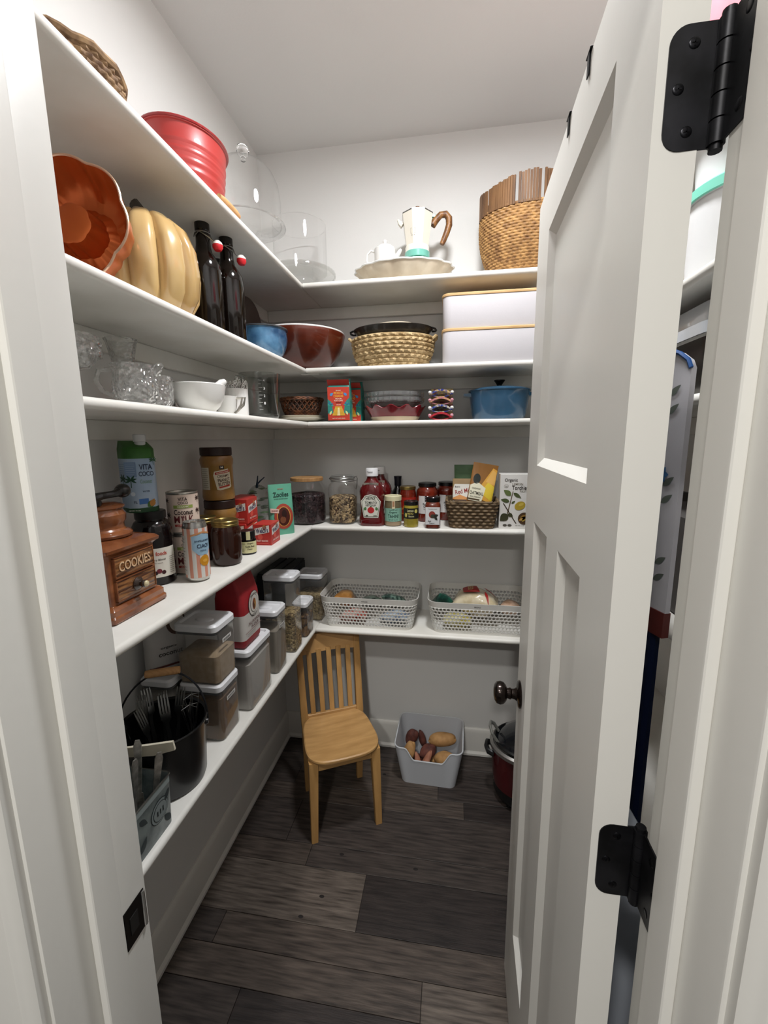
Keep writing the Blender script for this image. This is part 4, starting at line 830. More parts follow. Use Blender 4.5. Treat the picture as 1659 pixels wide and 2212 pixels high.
wm = MB().tube([(.051*math.cos(2*PI*i/40),.051*math.sin(2*PI*i/40),.180) for i in range(40)], .0016, 6, True); wm.tube([(.051*math.cos(2*PI*i/40),.051*math.sin(2*PI*i/40),.193) for i in range(40)], .0016, 6, True)
wm.tube([(.05,-.01,.194),(.062,-.012,.200),(.066,-.012,.190),(.064,-.012,.165),(.060,-.014,.145)], .0018, 6); wm.tube([(.05,.01,.180),(.06,.01,.182),(.062,0,.16)], .0016, 6); wm.tube([(-.05,-.008,.194),(-.058,0,.188),(-.05,.008,.180)], .0022, 6)
wm.build('wire_clip', STEEL, t)
o = MB().loft([rrect(.096,.096,.028,.006),rrect(.106,.106,.032,.012),rrect(.108,.108,.034,.110),rrect(.09,.09,.03,.117),rrect(.04,.04,.015,.120)]).build('trail_mix', mat('trail_mix','3a2a1c',.6,c2='b59c74',sc=120,vor=True,bump=-1,lo=.2,hi=.95), None, (.381,-.178,Z4)); tag(o,'mixed nuts and seeds filling the clip-top jar','trail mix',None,'stuff')
# ketchup bottles
KET = mat('ketchup', '5a0d10', .12, coat=.8)
def ketchup(loc, label, rz=0):
    t = thing('ketchup_bottle', label, 'ketchup bottle', loc, rz, 'large ketchup bottles')
    MB().loft([rrect(.098,.060,.024,0),rrect(.106,.066,.028,.004),rrect(.108,.068,.03,.020),rrect(.106,.066,.028,.034),rrect(.096,.062,.026,.044),rrect(.094,.060,.026,.070),rrect(.098,.062,.026,.110),rrect(.104,.066,.03,.140),rrect(.100,.064,.03,.152),rrect(.07,.052,.024,.176),rrect(.05,.046,.022,.186),rrect(.042,.042,.0205,.196),rrect(.040,.040,.0195,.204)]).build('bottle', KET, t)
    MB().lathe([(.024,.203),(.0255,.204),(.0250,.232),(.023,.235),(0,.236)], 32, c0=True).build('cap', WHITEP, t)
    p = Print(0,(0,-.0335,0))
    for sc_, cl, ly in ((1,'d9d8cc',1),(.93,'3f4a3a',2),(.88,'d4d3c6',3)):
        q = lambda a: [(x*sc_, .083+(y-.083)*sc_) for x, y in a]
        p.poly(q([(-.030,.036),(.030,.036),(.041,.104),(.032,.106),(.034,.112),(.024,.126),(0,.132),(-.024,.126),(-.034,.112),(-.032,.106),(-.041,.104)]),cl,ly)
    p.text('HEINZ',0,.113,.040,.012,'20241c',4,0,.004).text('TOMATO',0,.098,.050,.010,'20241c',4).text('KETCHUP',0,.087,.042,.008,'20241c',4).disc(0,.067,.014,.013,'b3262a',4).leaf(-.026,.066,.016,.006,1.2,'4f7a4a',4).leaf(.026,.066,.016,.006,1.9,'4f7a4a',4).leaf(-.004,.080,.010,.002,.4,'4f7a4a',5).rect(-.022,-.012,.042,.047,'55584c',4).rect(.010,.024,.042,.047,'8a8c80',4); p.build(t)
    p = Print(0,(0,-.027,.172),tilt=rad(-35)); p.poly([(-.030,-.006),(.030,-.006),(.032,.008),(-.032,.008)],'d9d8cc').disc(0,.001,.008,.006,'b8b7ac',2); p.build(t,'neck_label')
    p = Print(0,(0,0,.219),.0257); p.text('Heinz',-.004,.002,.024,.006,'4a4a4a'); p.build(t,'cap_print'); return t
ketchup((.514,-.215,Z4),'large ketchup bottle with keystone label at the front of the back shelf')
ketchup((.528,-.110,Z4),'large ketchup bottle standing behind another one like it',rad(-8))
# dark bottle
t = thing('vinegar_bottle','slim black bottle with dark neck seal behind the cream-lidded tahini jar','bottle',(.600,-.050,Z4))
MB().lathe([(.024,0),(.029,.003),(.030,.01),(.030,.100),(.026,.120),(.016,.136),(.0135,.146),(.0135,.150)],28,c0=True,c1=True).build('glass',mat('black_glass','08080a',.08,coat=.8),t)
MB().lathe([(.0150,.147),(.0155,.17),(.0175,.186),(.0175,.189),(0,.190)],24).build('neck_seal',mat('seal_navy','10101c',.4),t)
# generic round jar
def jar(loc, label, r, h, body, lid, lid_h=.014, lr=None, neck=.9, grp=None, sh=.84):
    t = thing('food_jar', label, 'jar', loc, 0, grp); lr = lr or r*neck+.0015
    MB().lathe([(r*.86,0),(r*.97,.002),(r,.007),(r,h*sh*.88),(r*.97,h*sh*.95),(r*neck,h*sh+.004),(r*neck,h-lid_h)],36,c0=True,c1=True).build('jar', body, t)
    MB().lathe([(lr,h-lid_h),(lr+.0008,h-lid_h+.001),(lr+.0008,h-.002),(lr-.001,h),(lr-.004,h),(lr-.005,h-.0012),(0,h-.0012)],40,c0=True).build('lid', lid, t); return t
TOM = mat('tomato_sauce','5c160c',.12,c2='7d2a18',sc=40,coat=.8); GOLDL = mat('gold_lid','a08a52',.3,.9); BLKL = mat('black_lid','151416',.3,.3,coat=.4)
t = jar((.649,-.100,Z4),'jar of bright red sauce with gold lid beside the slim black bottle',.037,.150,TOM,GOLDL,.013,.034)
p = Print(rad(8),(0,0,0),.0374); p.rect(-.05,.05,.03,.105,'9c2418').rect(-.05,.05,.034,.038,'c9762c',2); 
for k in range(9): p.leaf(-.03+.008*k,.05+.006*(k%3),.022,.003,.8+.3*(k%3),'c9762c',2)
p.build(t)
for loc, lb, an in (((.733,-.092,Z4),'tall roasted garlic pasta sauce jar with black lid and white label',rad(8)),((.817,-.047,Z4),'tall pasta sauce jar with black lid peeking out behind the garlic sauce',rad(12))):
    t = jar(loc,lb,.046,.165,TOM,BLKL,.015,.038,.78,'black-lidded pasta sauce jars',.86)
    p = Print(an,(0,0,0),.0465); p.rect(-.044,.052,.036,.112,'d6d4d2').rect(-.014,.012,.088,.112,'20242a',2).text('365',-.001,.102,.020,.010,'e8e6e2',3).text('WHOLE FOODS',-.001,.092,.018,.003,'c8c6c2',3).text('Roasted',-.004,.078,.036,.009,'2a2e34').text('Garlic',-.006,.067,.028,.010,'2a2e34').text('Pasta Sauce',-.004,.056,.030,.005,'4a4e54').lines(.034,.10,.022,9,.006,.0012,'a09e9a'); p.build(t)
# tahini
t = jar((.600,-.212,Z4),'tahini jar with cream lid and mint label at the shelf front',.0345,.124,mat('tahini','6a6048',.3,c2='756a50',sc=10,coat=.6),mat('lid_cream','cfc9a4',.4),.020,.0345,.95)
MB().lathe([(.0347,.004),(.0347,.020)],36).build('tahini_base',mat('tahini_pale','a08c72',.3,coat=.5),t)
p = Print(rad(8),(0,0,0),.0350); p.rect(-.054,.054,.021,.075,'86b4a0').text("TRADER JOE'S",0,.068,.040,.004,'24403a').text('Organic',0,.058,.032,.009,'24403a').text('TAHINI',0,.043,.044,.014,'24403a').text('NET WT 10.6 OZ',0,.028,.036,.004,'24403a'); p.build(t)
p = Print(rad(10),(0,0,0),.0364); p.rect(-.006,.006,.074,.110,'d6cda8').rect(-.004,.004,.082,.104,'a87a5a',2); p.build(t,'seal_strip')
# pesto
t = jar((.676,-.228,Z4),'lemon pesto jar with black lid between tahini and the white-labelled jar',.0295,.105,mat('pesto','8a7c2a',.3,c2='b0a03e',sc=8,st=(1,1,3),coat=.5),BLKL,.016,.0285,.95)
p = Print(rad(6),(0,0,0),.0300); p.rect(-.046,.046,.036,.078,'22221c').text('Lemon',-.004,.069,.026,.009,'d8d2a0').text('PESTO',-.004,.057,.024,.008,'d0c060').text('Sauce',0,.046,.022,.007,'d8d2a0').disc(.020,.066,.007,.008,'cfc66a',2).disc(-.023,.050,.006,.009,'cfc66a',2); p.build(t)
# square-ish red sauce jar
t = thing('sauce_jar','square jar of red sauce with black lid and pomegranate label at the shelf front','jar',(.764,-.236,Z4))
MB().loft([rrect(.054,.054,.010,0),rrect(.060,.060,.014,.004),rrect(.060,.060,.014,.090),rrect(.056,.056,.02,.100),rrect(.05,.05,.0245,.106)]).build('jar',mat('red_paste','5c1d10',.2,c2='70301c',sc=50,coat=.6),t)
MB().lathe([(.028,.105),(.0285,.106),(.0285,.122),(.027,.124),(0,.124)],32).build('lid',BLKL,t)
p = Print(0,(0,-.0303,0)); p.rect(-.028,.028,.016,.086,'d4d4d4').text("TRADER JOE'S",0,.078,.034,.004,'4a4a4a').disc(-.002,.056,.013,.014,'8c3a30',2).disc(.002,.050,.010,.008,'3c3c30',3).leaf(.004,.050,.020,.006,.3,'2a2a26',4).leaf(.008,.048,.018,.005,-.9,'2a2a26',4).text('Red',-.012,.030,.012,.006,'4a4a4a').text('Pepper',-.002,.022,.022,.005,'4a4a4a'); p.build(t)
# ---- wicker basket of bags
RUSH = mat('rush','4a3a28',.7,c2='8d7656',sc=45,st=(1,1,2.5),lo=.3,hi=.75,bump=.3)
t = thing('rush_basket','rectangular dark rush basket packed with flour and oatmeal bags','basket',(.917,-.178,Z4))
mb = MB(); n = 72; rows_ = 8
def rr_dens(w_,d_,r,z):
    out = []; N_ = 144; sx, sy = w_-2*r, d_-2*r; per = 2*sx+2*sy+2*PI*r
    for i in range(N_):
        s_ = per*i/N_
        for seg, L_ in enumerate((sx,PI*r/2,sy,PI*r/2,sx,PI*r/2,sy,PI*r/2)):
            if s_ <= L_+1e-9: break
            s_ -= L_
        a = s_/r; k = seg//2; c_ = [(-sx/2+s_,-d_/2),(w_/2,-sy/2+s_),(sx/2-s_,d_/2),(-w_/2,sy/2-s_)][k] if seg % 2 == 0 else [(sx/2+r*math.sin(a),-sy/2-r*math.cos(a)),(sx/2+r*math.cos(a),sy/2+r*math.sin(a)),(-sx/2-r*math.sin(a),sy/2+r*math.cos(a)),(-sx/2-r*math.cos(a),-sy/2-r*math.sin(a))][k]
        out.append((c_[0],c_[1],z))
    return out
P0 = rrect(1,1,.18,0,8); per = len(P0)
R = []
for k in range(rows_*4+1):
    q = k/(rows_*4); W2 = .165+.035*q; D2 = .145+.035*q; row = k//4; ph = (k%4)/4; ring = []
    base_ = rr_dens(W2,D2,.030,.105*q)
    for i,(x,y,z) in enumerate(base_):
        a = math.atan2(y,x); s_ = (.0015+.0065*abs(math.sin(PI*i/6+(row%2)*PI/2)))*math.sin(PI*ph) if ph else 0; L_ = math.hypot(x,y); ring.append((x*(1+s_/L_),y*(1+s_/L_),z))
    R.append(ring)
for k in range(5,-1,-1): R.append([(x,y,max(z,.004)) for x,y,z in rr_dens(.165+.035*k/5-.012,.145+.035*k/5-.012,.025,.105*k/5)])
mb.loft(R).build('woven_wall',RUSH,t)
MB().tube([(x,y,z+.003*math.sin(i*2.2)) for i,(x,y,z) in enumerate(rrect(.2,.18,.034,.106,8))],.005,6,True).build('rim',RUSH,t)
t, bw = pouch('green_bag','green flat-topped bag standing at the rear of the rush basket','bag',(.912,-.134,Z4+.008),0,.118,.040,.236,mat('bag_green','3d5f38',.3,c2='55774c',sc=12,coat=.3),0,None,1.12)
p = Print(0,(0,0,0),None,0,bw); p.rect(-.055,.055,.20,.21,'4c6c44').rect(-.05,.02,.15,.17,'5a5a30'); p.build(t)
t, bw = pouch('flour_bag_small','brown paper quinoa flour bag with white printed front in the rush basket','bag',(.896,-.174,Z4+.008),rad(-3),.112,.040,.182,mat('bag_kraft','8d7452',.5,c2='a0875f',sc=10),rad(-2),None,1.0)
p = Print(0,(0,0,0),None,0,bw); p.poly([(-.054,.085),(-.054,.140),(-.048,.160),(.024,.160),(.016,.085)],'d9d6cc').text("Bob's",-.036,.149,.020,.007,'3a2620').text('Red Mill',-.014,.132,.062,.018,'8c2a24',2,.2).poly([(-.054,.098),(-.054,.104),(-.026,.118),(.004,.106),(.008,.098)],'d09050',2).rect(-.054,.012,.080,.098,'3a2018',3).text('QUINOA FLOUR',-.026,.089,.058,.008,'e4dcc8',4); p.build(t)
t, bw = pouch('oatmeal_bag','yellow and brown oatmeal bag tilted in the rush basket','bag',(.930,-.214,Z4+.020),rad(4),.098,.036,.235,mat('bag_brown','7d5424',.35,c2='946432',sc=6,coat=.3),0,None,1.0)
t.rotation_euler = (rad(-3), rad(10), rad(4))
p = Print(0,(0,0,0),None,0,bw); p.poly([(-.03,.10),(.047,.085),(.047,.215),(.030,.222)],'d09a3c').poly([(-.005,.12),(.047,.09),(.047,.150),(.02,.165)],'d8bc3a',2).poly([(.01,.165),(.047,.155),(.047,.205),(.03,.215)],'d8a85a',2)
p.poly([(-.047,.085),(-.047,.145),(-.02,.160),(.014,.140),(.006,.085)],'dcd8c0',3).disc(-.026,.172,.014,.020,'1e2420',3).text('ORGANIC',-.022,.134,.034,.006,'4a4434',4).text('OATMEAL',-.018,.116,.054,.013,'2c281c',4).text('MULTIGRAIN',-.020,.101,.042,.005,'4a4434',4).rect(-.05,-.002,.088,.094,'4a3a24',4); p.build(t)
# ---- pasta box
t = thing('pasta_box','white pasta box with lemon branch picture on the back shelf by the door','box',(1.096,-.205,Z4))
MB().bbox((0,0,.107),(.150,.065,.214),.001,1).build('carton',mat('pasta_white','d2cfca',.5),t)
p = Print(0,(0,-.0327,0))
p.text('Organic',-.034,.190,.048,.016,'4a4440').text('LEMON',-.010,.176,.040,.008,'8a8478').text('Torchietti',.004,.162,.068,.016,'3a3430').text('PASTA',.016,.148,.034,.008,'9a948a').disc(-.052,.168,.009,.007,'9a9488',1).disc(-.052,.168,.0075,.0055,'d2cfca',2).text('365',-.052,.168,.010,.005,'6a645c',3)
p.poly([(-.046,.060),(-.042,.060),(-.024,.148),(-.027,.148)],'5a4a34',2); p.poly([(-.062,.100),(-.059,.102),(-.008,.022),(-.012,.022)],'3a2c20',2)
for (x,y,L_,W2,a,c) in ((-.038,.108,.034,.008,2.9,'47502e'),(-.032,.132,.036,.010,2.5,'5c6a3a'),(-.024,.142,.036,.007,-.6,'47502e'),(-.030,.100,.018,.004,.7,'47502e'),(-.042,.058,.040,.016,-2.4,'3a3a24'),(-.042,.060,.022,.008,-.5,'3a3a24')): p.leaf(x,y,L_,W2,a,c,3)
p.disc(.002,.092,.021,.016,'a88f2c',3,20,.5).disc(.006,.097,.010,.006,'c0a848',4,20,.5).disc(.020,.042,.024,.024,'4a3420',3).leaf(.0,.034,.04,.006,.5,'b8904a',4).leaf(.004,.046,.034,.006,.3,'8c6a30',4).leaf(.012,.030,.03,.006,.9,'a88c3c',4)
p.disc(-.052,.014,.008,.005,'4a463e',2).disc(-.034,.014,.008,.005,'4a463e',2).text('NET WT 16 OZ',.004,.014,.034,.004,'8a857a').lines(.046,.128,.040,2,.005,.002,'6a645c'); p.build(t)
# ================================================================== LOWEST SHELF
LIDW = mat('lid_white','e2e2e4',.35)
GRP5 = 'clear lidded food containers on the lowest shelf'
def container(x0, x1, y0, y1, z, h, label, fill=None, fh=.5, fl_label=None, fl_name=None, fl_cat=None, tagtxt=None, m=None):
    w_, d_ = x1-x0, y1-y0; cx, cy = (x0+x1)/2, (y0+y1)/2; lh = .024
    t = thing('food_container', label, 'container', (cx,cy,z), 0, GRP5); hb = h-lh
    MB().loft([rrect(w_-.014,d_-.014,.010,.0015),rrect(w_-.006,d_-.006,.014,.003),rrect(w_-.003,d_-.003,.014,.012),rrect(w_-.001,d_-.001,.014,hb+.003)], True, False).build('clear_body', m or CLEARP, t)
    MB().loft([rrect(w_-.005,d_-.005,.013,hb-.004),rrect(w_-.003,d_-.003,.013,hb-.001),rrect(w_-.003,d_-.003,.013,hb+.003)]).build('seal', RUBBER, t)
    a, b = w_+.003, d_+.003
    ld = MB().loft([rrect(a-.006,b-.006,.014,hb+.003),rrect(a,b,.016,hb+.006),rrect(a,b,.016,h-.005),rrect(a-.008,b-.008,.015,h),rrect(a-.020,b-.020,.012,h),rrect(a-.026,b-.026,.012,h-.006),rrect(a*.2,b*.2,.006,h-.007)]).build('lid', LIDW, t)
    MB().lathe([(.026,h-.0068),(.024,h-.0035),(.015,h-.002),(0,h-.0016)], 28, ey=.55).build('lid_handle', LIDW, ld)
    if fill:
        f = MB().loft([rrect(w_-.016,d_-.016,.009,.003),rrect(w_-.009,d_-.009,.012,.005),rrect(w_-.006,d_-.006,.012,hb*fh),rrect(w_-.03,d_-.03,.01,hb*fh+.006),rrect(.02,.02,.004,hb*fh+.010)]).build(fl_name, fill, None, (cx,cy,z)); tag(f, fl_label, fl_cat, None, 'stuff')
    if tagtxt:
        p = Print(rad(90),(w_/2+.0003,-.0,hb*.80)); p.rect(-.022,.022,-.006,.006,'d8d6d2').text(tagtxt,0,0,.034,.006,'3a3a3a'); p.build(t,'name_tag')
    return t
SUG = mat('sugar','9a8468',.8,c2='a8937a',sc=60); FLR = mat('flour','aaa59f',.9,c2='b4afa9',sc=8); BSUG = mat('brown_sugar','5c442e',.85,c2='6e543a',sc=30,bump=.5)
GRN = mat('grain','5a4526',.7,c2='b8a070',sc=120,vor=True,bump=-1,lo=.1,hi=.9); OAT = mat('oats','7a6848',.8,c2='a8946c',sc=110,vor=True,bump=-1)
DRY = mat('dried_fruit','3a2414',.5,c2='7a5a34',sc=60,vor=True,bump=-1)
container(.122,.242,-.978,-.876,Z5,.165,'clear container of brown sugar, lower of the stack beside the black bucket',BSUG,.87,'dark brown sugar in the lower stacked container','brown_sugar','sugar','BROWN SUGAR')
container(.122,.242,-.978,-.876,Z5+.1652,.168,'clear container of pale sugar, upper of the stack beside the black bucket',SUG,.55,'pale tan sugar in the upper stacked container','sugar','sugar','SUGAR')
container(.020,.112,-.995,-.880,Z5,.180,'clear container by the wall carrying the white bag',FLR,.8,'white powder in the container by the wall','powder','powder')
container(.135,.258,-.846,-.688,Z5,.195,'clear container of white flour with the flour bag on its lid',FLR,.86,'white flour in the long container','flour','flour')
container(.140,.256,-.640,-.548,Z5,.232,'clear container of rice flour between the flour bag and the tall container',mat('rice_flour','8d8478',.9),.75,'pale flour in the mid-height container','rice_flour','flour','RICE')
container(.140,.262,-.490,-.402,Z5,.305,'tallest clear container, half full of oat rings',GRN,.55,'toasted oat rings in the tallest container','cereal','cereal')
container(.200,.264,-.362,-.268,Z5,.150,'small clear container of dried fruit by the shelf corner',DRY,.7,'dried fruit in the small container','dried_fruit','dried fruit')
container(.155,.274,-.195,-.080,Z5,.215,'clear container of rolled oats in the shelf corner',OAT,.62,'rolled oats in the corner container','oats','oats')
# white bag on the rear container
t, bw = pouch('coconut_bag','white bag with brown coconut picture on the container by the wall','bag',(.066,-.940,Z5+.1805),rad(48),.105,.055,.20,mat('bag_white','b9b5b2',.45,c2='c4c0bd',sc=10),0,None,.95)
p = Print(0,(0,0,0),None,0,bw); p.disc(.030,.135,.026,.032,'4a2c1a',1).disc(.032,.135,.019,.025,'d8d2ca',2).text('organic',.004,.075,.040,.008,'3a3430').text('coconut',.008,.058,.060,.011,'3a3430').rect(-.045,.045,.018,.024,'6a3a34'); p.build(t)
# flour bag
t = thing('flour_bag','red and white paper flour bag standing on the flour container','flour bag',(.196,-.775,Z5+.1953),rad(90))
FR = mat('bag_redpaper','8c1a22',.55,c2='9c2228',sc=14,bump=.2); FW = mat('bag_whitepaper','c9c4be',.55,bump=.15,sc=20)
MB().loft([rrect(.108,.084,.010,0),rrect(.114,.09,.014,.006),rrect(.115,.092,.014,.022)]).build('red_base', FR, t)
MB().loft([rrect(.115,.092,.014,.022),rrect(.117,.094,.016,.06),rrect(.116,.094,.016,.100)],False,False).build('white_band', FW, t)
MB().loft([rrect(.116,.094,.016,.100),rrect(.114,.090,.014,.150),rrect(.112,.070,.012,.185),rrect(.110,.044,.008,.212),rrect(.108,.030,.006,.216)],False,True).build('red_top', FR, t)
p = Print(0,(0,-.0475,0)); p.disc(.010,.118,.034,.040,'2c2a2a',1).disc(.010,.118,.032,.038,'cfcac2',2).disc(.010,.118,.023,.028,'2c2a2a',3).disc(.010,.118,.0215,.0265,'cfcac2',4).disc(.010,.116,.011,.018,'8a4a24',5).leaf(.010,.102,.028,.005,1.3,'b8863c',6).leaf(.010,.102,.026,.005,1.9,'5a2c18',6)
p.text('KING ARTHUR',.010,.1445,.044,.006,'2c2a2a',5,0,.004).text('BAKING CO',.010,.086,.034,.005,'2c2a2a',5).text('ALL-PURPOSE',.006,.066,.074,.009,'5a1c20',3).text('FLOUR',.010,.053,.044,.010,'5a1c20',3).rect(-.052,.05,.043,.0445,'8c5a5a',3).lines(-.014,.036,.05,2,.006,.0015,'8c8680',3); p.build(t)
# dark boxes in the corner
t = thing('dark_box','dark navy carton with white side lying behind the containers in the corner','box',(.085,-.165,Z5))
MB().bbox((0,0,.118),(.125,.26,.236),.002,1).build('carton',mat('box_navy','14171d',.5,c2='1d222a',sc=5),t)
p = Print(rad(90),(.0628,0,0)); p.rect(-.128,.128,.0,.200,'a8a39c').disc(.100,.205,.018,.022,'1a1a1e',2); p.build(t)
for k in range(3):
    o = MB().bbox((0,0,.004),(.036,.25,.008),.002,1).build('foil_carton',mat('carton_black','0f1114',.4),None,(.043+.042*k,-.165+.004*k,Z5+.2362)); tag(o,'long narrow black carton on top of the dark navy box, %s' % ('against the wall','in the middle','on the outer side')[k],'carton','narrow black cartons')
# ---- black bucket with cutlery
BKT = mat('bucket_black','0b0b0c',.35,c2='141416',sc=20,coat=.2)
BX, BY = .170, -1.106
t = thing('black_bucket','black metal bucket with wooden bail grip holding forks','bucket',(BX,BY,Z5))
MB().lathe([(.078,0),(.083,.002),(.086,.01),(.094,.145),(.097,.147),(.098,.151),(.096,.154),(.091,.150),(.082,.008),(0,.006)],48,c0=True).build('body',BKT,t)
for s_ in (-1,1): MB().lathe([(0,.006),(.006,.006),(.008,.0)],14).xf(Matrix.Rotation(rad(25),4,'Z') @ Matrix.Translation((s_*.093,0,.132)) @ Matrix.Rotation(s_*PI/2,4,'Y')).build('ear',BKT,t)
ca, sa = math.cos(rad(25)), math.sin(rad(25))
bl = [( .098*math.cos(a), .072*math.sin(a)*.60, .132+.120*math.sin(a)**.9) for a in [PI*i/24 for i in range(25)]]
bl = [(x*ca-y*sa, x*sa+y*ca, z) for x,y,z in bl]
hb = MB().tube(bl,.0022,6).build('bail_handle',BLACKM,t)
gx = MB().lathe([(0,-.038),(.0085,-.038),(.0095,-.03),(.0095,.03),(.0085,.038),(0,.038)],14); mid = bl[12]
gx.xf(Matrix.Translation(mid) @ Matrix.Rotation(rad(25),4,'Z') @ Matrix.Rotation(PI/2,4,'Y')).build('wooden_grip',GRIP,hb)
def fork():
    mb = MB()
    mb.strip([(0,0,0),(0,0,.06),(0,.001,.11),(0,0,.125)],[.0065,.005,.0035,.005],.0022)
    mb.strip([(0,0,.124),(0,-.002,.135),(0,-.001,.148)],[.005,.011,.0115],.0018)
    for k in range(4): mb.strip([(-.0095+.0063*k,-.001,.147),(-.0098+.0065*k,.001,.170),(-.0095+.0063*k,.004,.192)],[.0021,.0019,.0009],.0016)
    return mb.mesh('fork')
def spoon(knife=False):
    mb = MB(); mb.strip([(0,0,0),(0,0,.012),(0,0,.06),(0,.001,.10),(0,0,.12)],[.004,.0075,.006,.004,.0032],.0035)
    if knife: mb.strip([(0,0,.118),(0,0,.15),(0,0,.20),(0,0,.215)],[.006,.009,.0085,.002],.0016)
    else: mb.blob(.017,.005,.024,c=(0,.002,.14))
    return mb.mesh('spoon')
def cut(me, name, label, cat, base, top_dir, roll, m, grp):
    o = bpy.data.objects.new(name, me); C.objects.link(o); me.materials.clear() if False else None
    if not me.materials: me.materials.append(m)
    d = Vector(top_dir).normalized(); q = Vector((0,0,1)).rotation_difference(d).to_matrix().to_4x4() @ Matrix.Rotation(roll,4,'Z')
    o.matrix_world = Matrix.Translation(base) @ q
    return tag(o, label, cat, grp)
FM = fork()
for k,(dx,dy,ex,ey,ez,ro) in enumerate(((-.036,.004,-.18,.08,1,.2),(-.040,.022,-.22,.16,1,.9),(-.030,-.012,-.12,.05,1,.4),(-.018,.016,-.02,.12,1,1.2),(.000,.030,.02,.2,1,.1),(-.030,-.024,-.24,-.10,1,2.2),(.006,-.022,-.24,-.02,1,1.6),(.012,.010,-.16,.10,1,.6))):
    cut(FM,'fork','plain steel dinner fork standing tines-up in the black bucket','fork',(BX+dx,BY+dy,Z5+.008),(ex,ey,ez),ro,STEEL,'forks in the black bucket')
for k,(dx,dy,ex,ey,sz) in enumerate(((.045,.035,.10,.12,.19),(.055,.02,.02,.05,.175))):
    t = thing('whisk','steel wire whisk upright in the black bucket','whisk',(BX+dx,BY+dy,Z5+.008),0,'wire whisks in the black bucket'); 
    MB().tube([(0,0,0),(ex*.05,ey*.05,.09)],.005,8).build('whisk_handle',STEEL,t)
    mb = MB()
    for q in range(3):
        a = PI*q/3; mb.tube([(ex*.05+.02*math.cos(a)*math.sin(PI*i/10)**.8*(1 if True else 0)*(1 if i <= 5 else 1)*math.copysign(1,5-i) if i != 5 else ex*.05, ey*.05+.02*math.sin(a)*math.sin(PI*i/10)**.8*math.copysign(1,5-i) if i != 5 else ey*.05, .09+(sz-.09)*math.sin(PI*i/10)) for i in range(11)],.0009,5)
    mb.build('wire_loops',STEEL,t)
t = tag(MB().strip([(-.13,.0,.008),(-.09,0,.0),(-.05,.0,-.005),(0,0,-.004),(.045,0,.003)],[.006,.009,.011,.013,.010],.006).build('spatula',mat('cream_handle','cfc8b4',.4),None,(.215,-1.200,Z5+.160),rad(28)),'cream flat spatula lying across the bucket and tin','spatula'); t.rotation_euler = (0,0,rad(14))
# ---- painted tin of cutlery
TINP = mat('tin_paint','8a9696',.4,.1,c2='4e5a5c',sc=22,lo=.38,hi=.62,coat=.3)
TX, TY = .206, -1.264
t = thing('cutlery_tin','square painted tin with printed medallion holding silver cutlery','tin',(TX,TY,Z5))
MB().loft([rrect(.096,.104,.006,0,3),rrect(.098,.106,.008,.003,3),rrect(.104,.112,.008,.112,3),rrect(.106,.114,.008,.115,3),rrect(.102,.110,.007,.115,3),rrect(.094,.102,.006,.005,3)],True,True).build('body',TINP,t)
MB().tube([p_ for p_ in rrect(.105,.113,.008,.115,3)],.0018,6,True).build('rim',STEEL,t)
p = Print(rad(90),(.0502,0,.058),tilt=rad(-2)); p.rect(-.05,.05,.040,.054,'8a9494',1).disc(.016,.002,.026,.026,'252c2e',2).disc(.016,.002,.0245,.0245,'7d8686',3).disc(.016,.002,.020,.020,'252c2e',4).disc(.016,.002,.0188,.0188,'7d8686',5)
for k in (-1,0,1): p.rect(.016+k*.008-.0015,.016+k*.008+.0015,-.004,.007,'1c2224',6)
p.leaf(-.040,.03,.03,.006,-.8,'343c3e',3).leaf(.046,.03,.03,.006,-2.2,'343c3e',3).leaf(-.042,-.04,.03,.007,.9,'343c3e',3).leaf(.046,-.045,.03,.007,2.2,'343c3e',3); p.build(t)
SM = spoon(); KM = spoon(True)
for k,(dx,dy,ex,ey,h_,me,nm) in enumerate(((.000,.004,.06,.06,.19,SM,'spoon'),(.024,.022,.12,.12,.17,SM,'spoon'),(-.020,.020,-.02,.05,.16,KM,'table_knife'),(-.008,.030,.02,.06,.165,KM,'table_knife'),(-.030,-.010,-.05,.0,.15,SM,'spoon'),(-.012,-.022,.02,-.10,.15,SM,'spoon'),(.012,-.026,.05,-.05,.145,KM,'table_knife'))):
    d = Vector((ex,ey,1)).normalized(); L_ = .164 if me is SM else .215
    base_ = Vector((TX+dx,TY+dy,Z5+.010))+d*(L_*(1.0 if me is SM else .86)-.0)
    cut(me,nm,'silver %s standing handle-up in the painted tin' % nm.replace('_',' '),nm.replace('table_',''),base_,-d,k*.7,SILVER,('silver spoons in the painted tin' if nm == 'spoon' else 'silver table knives in the painted tin'))
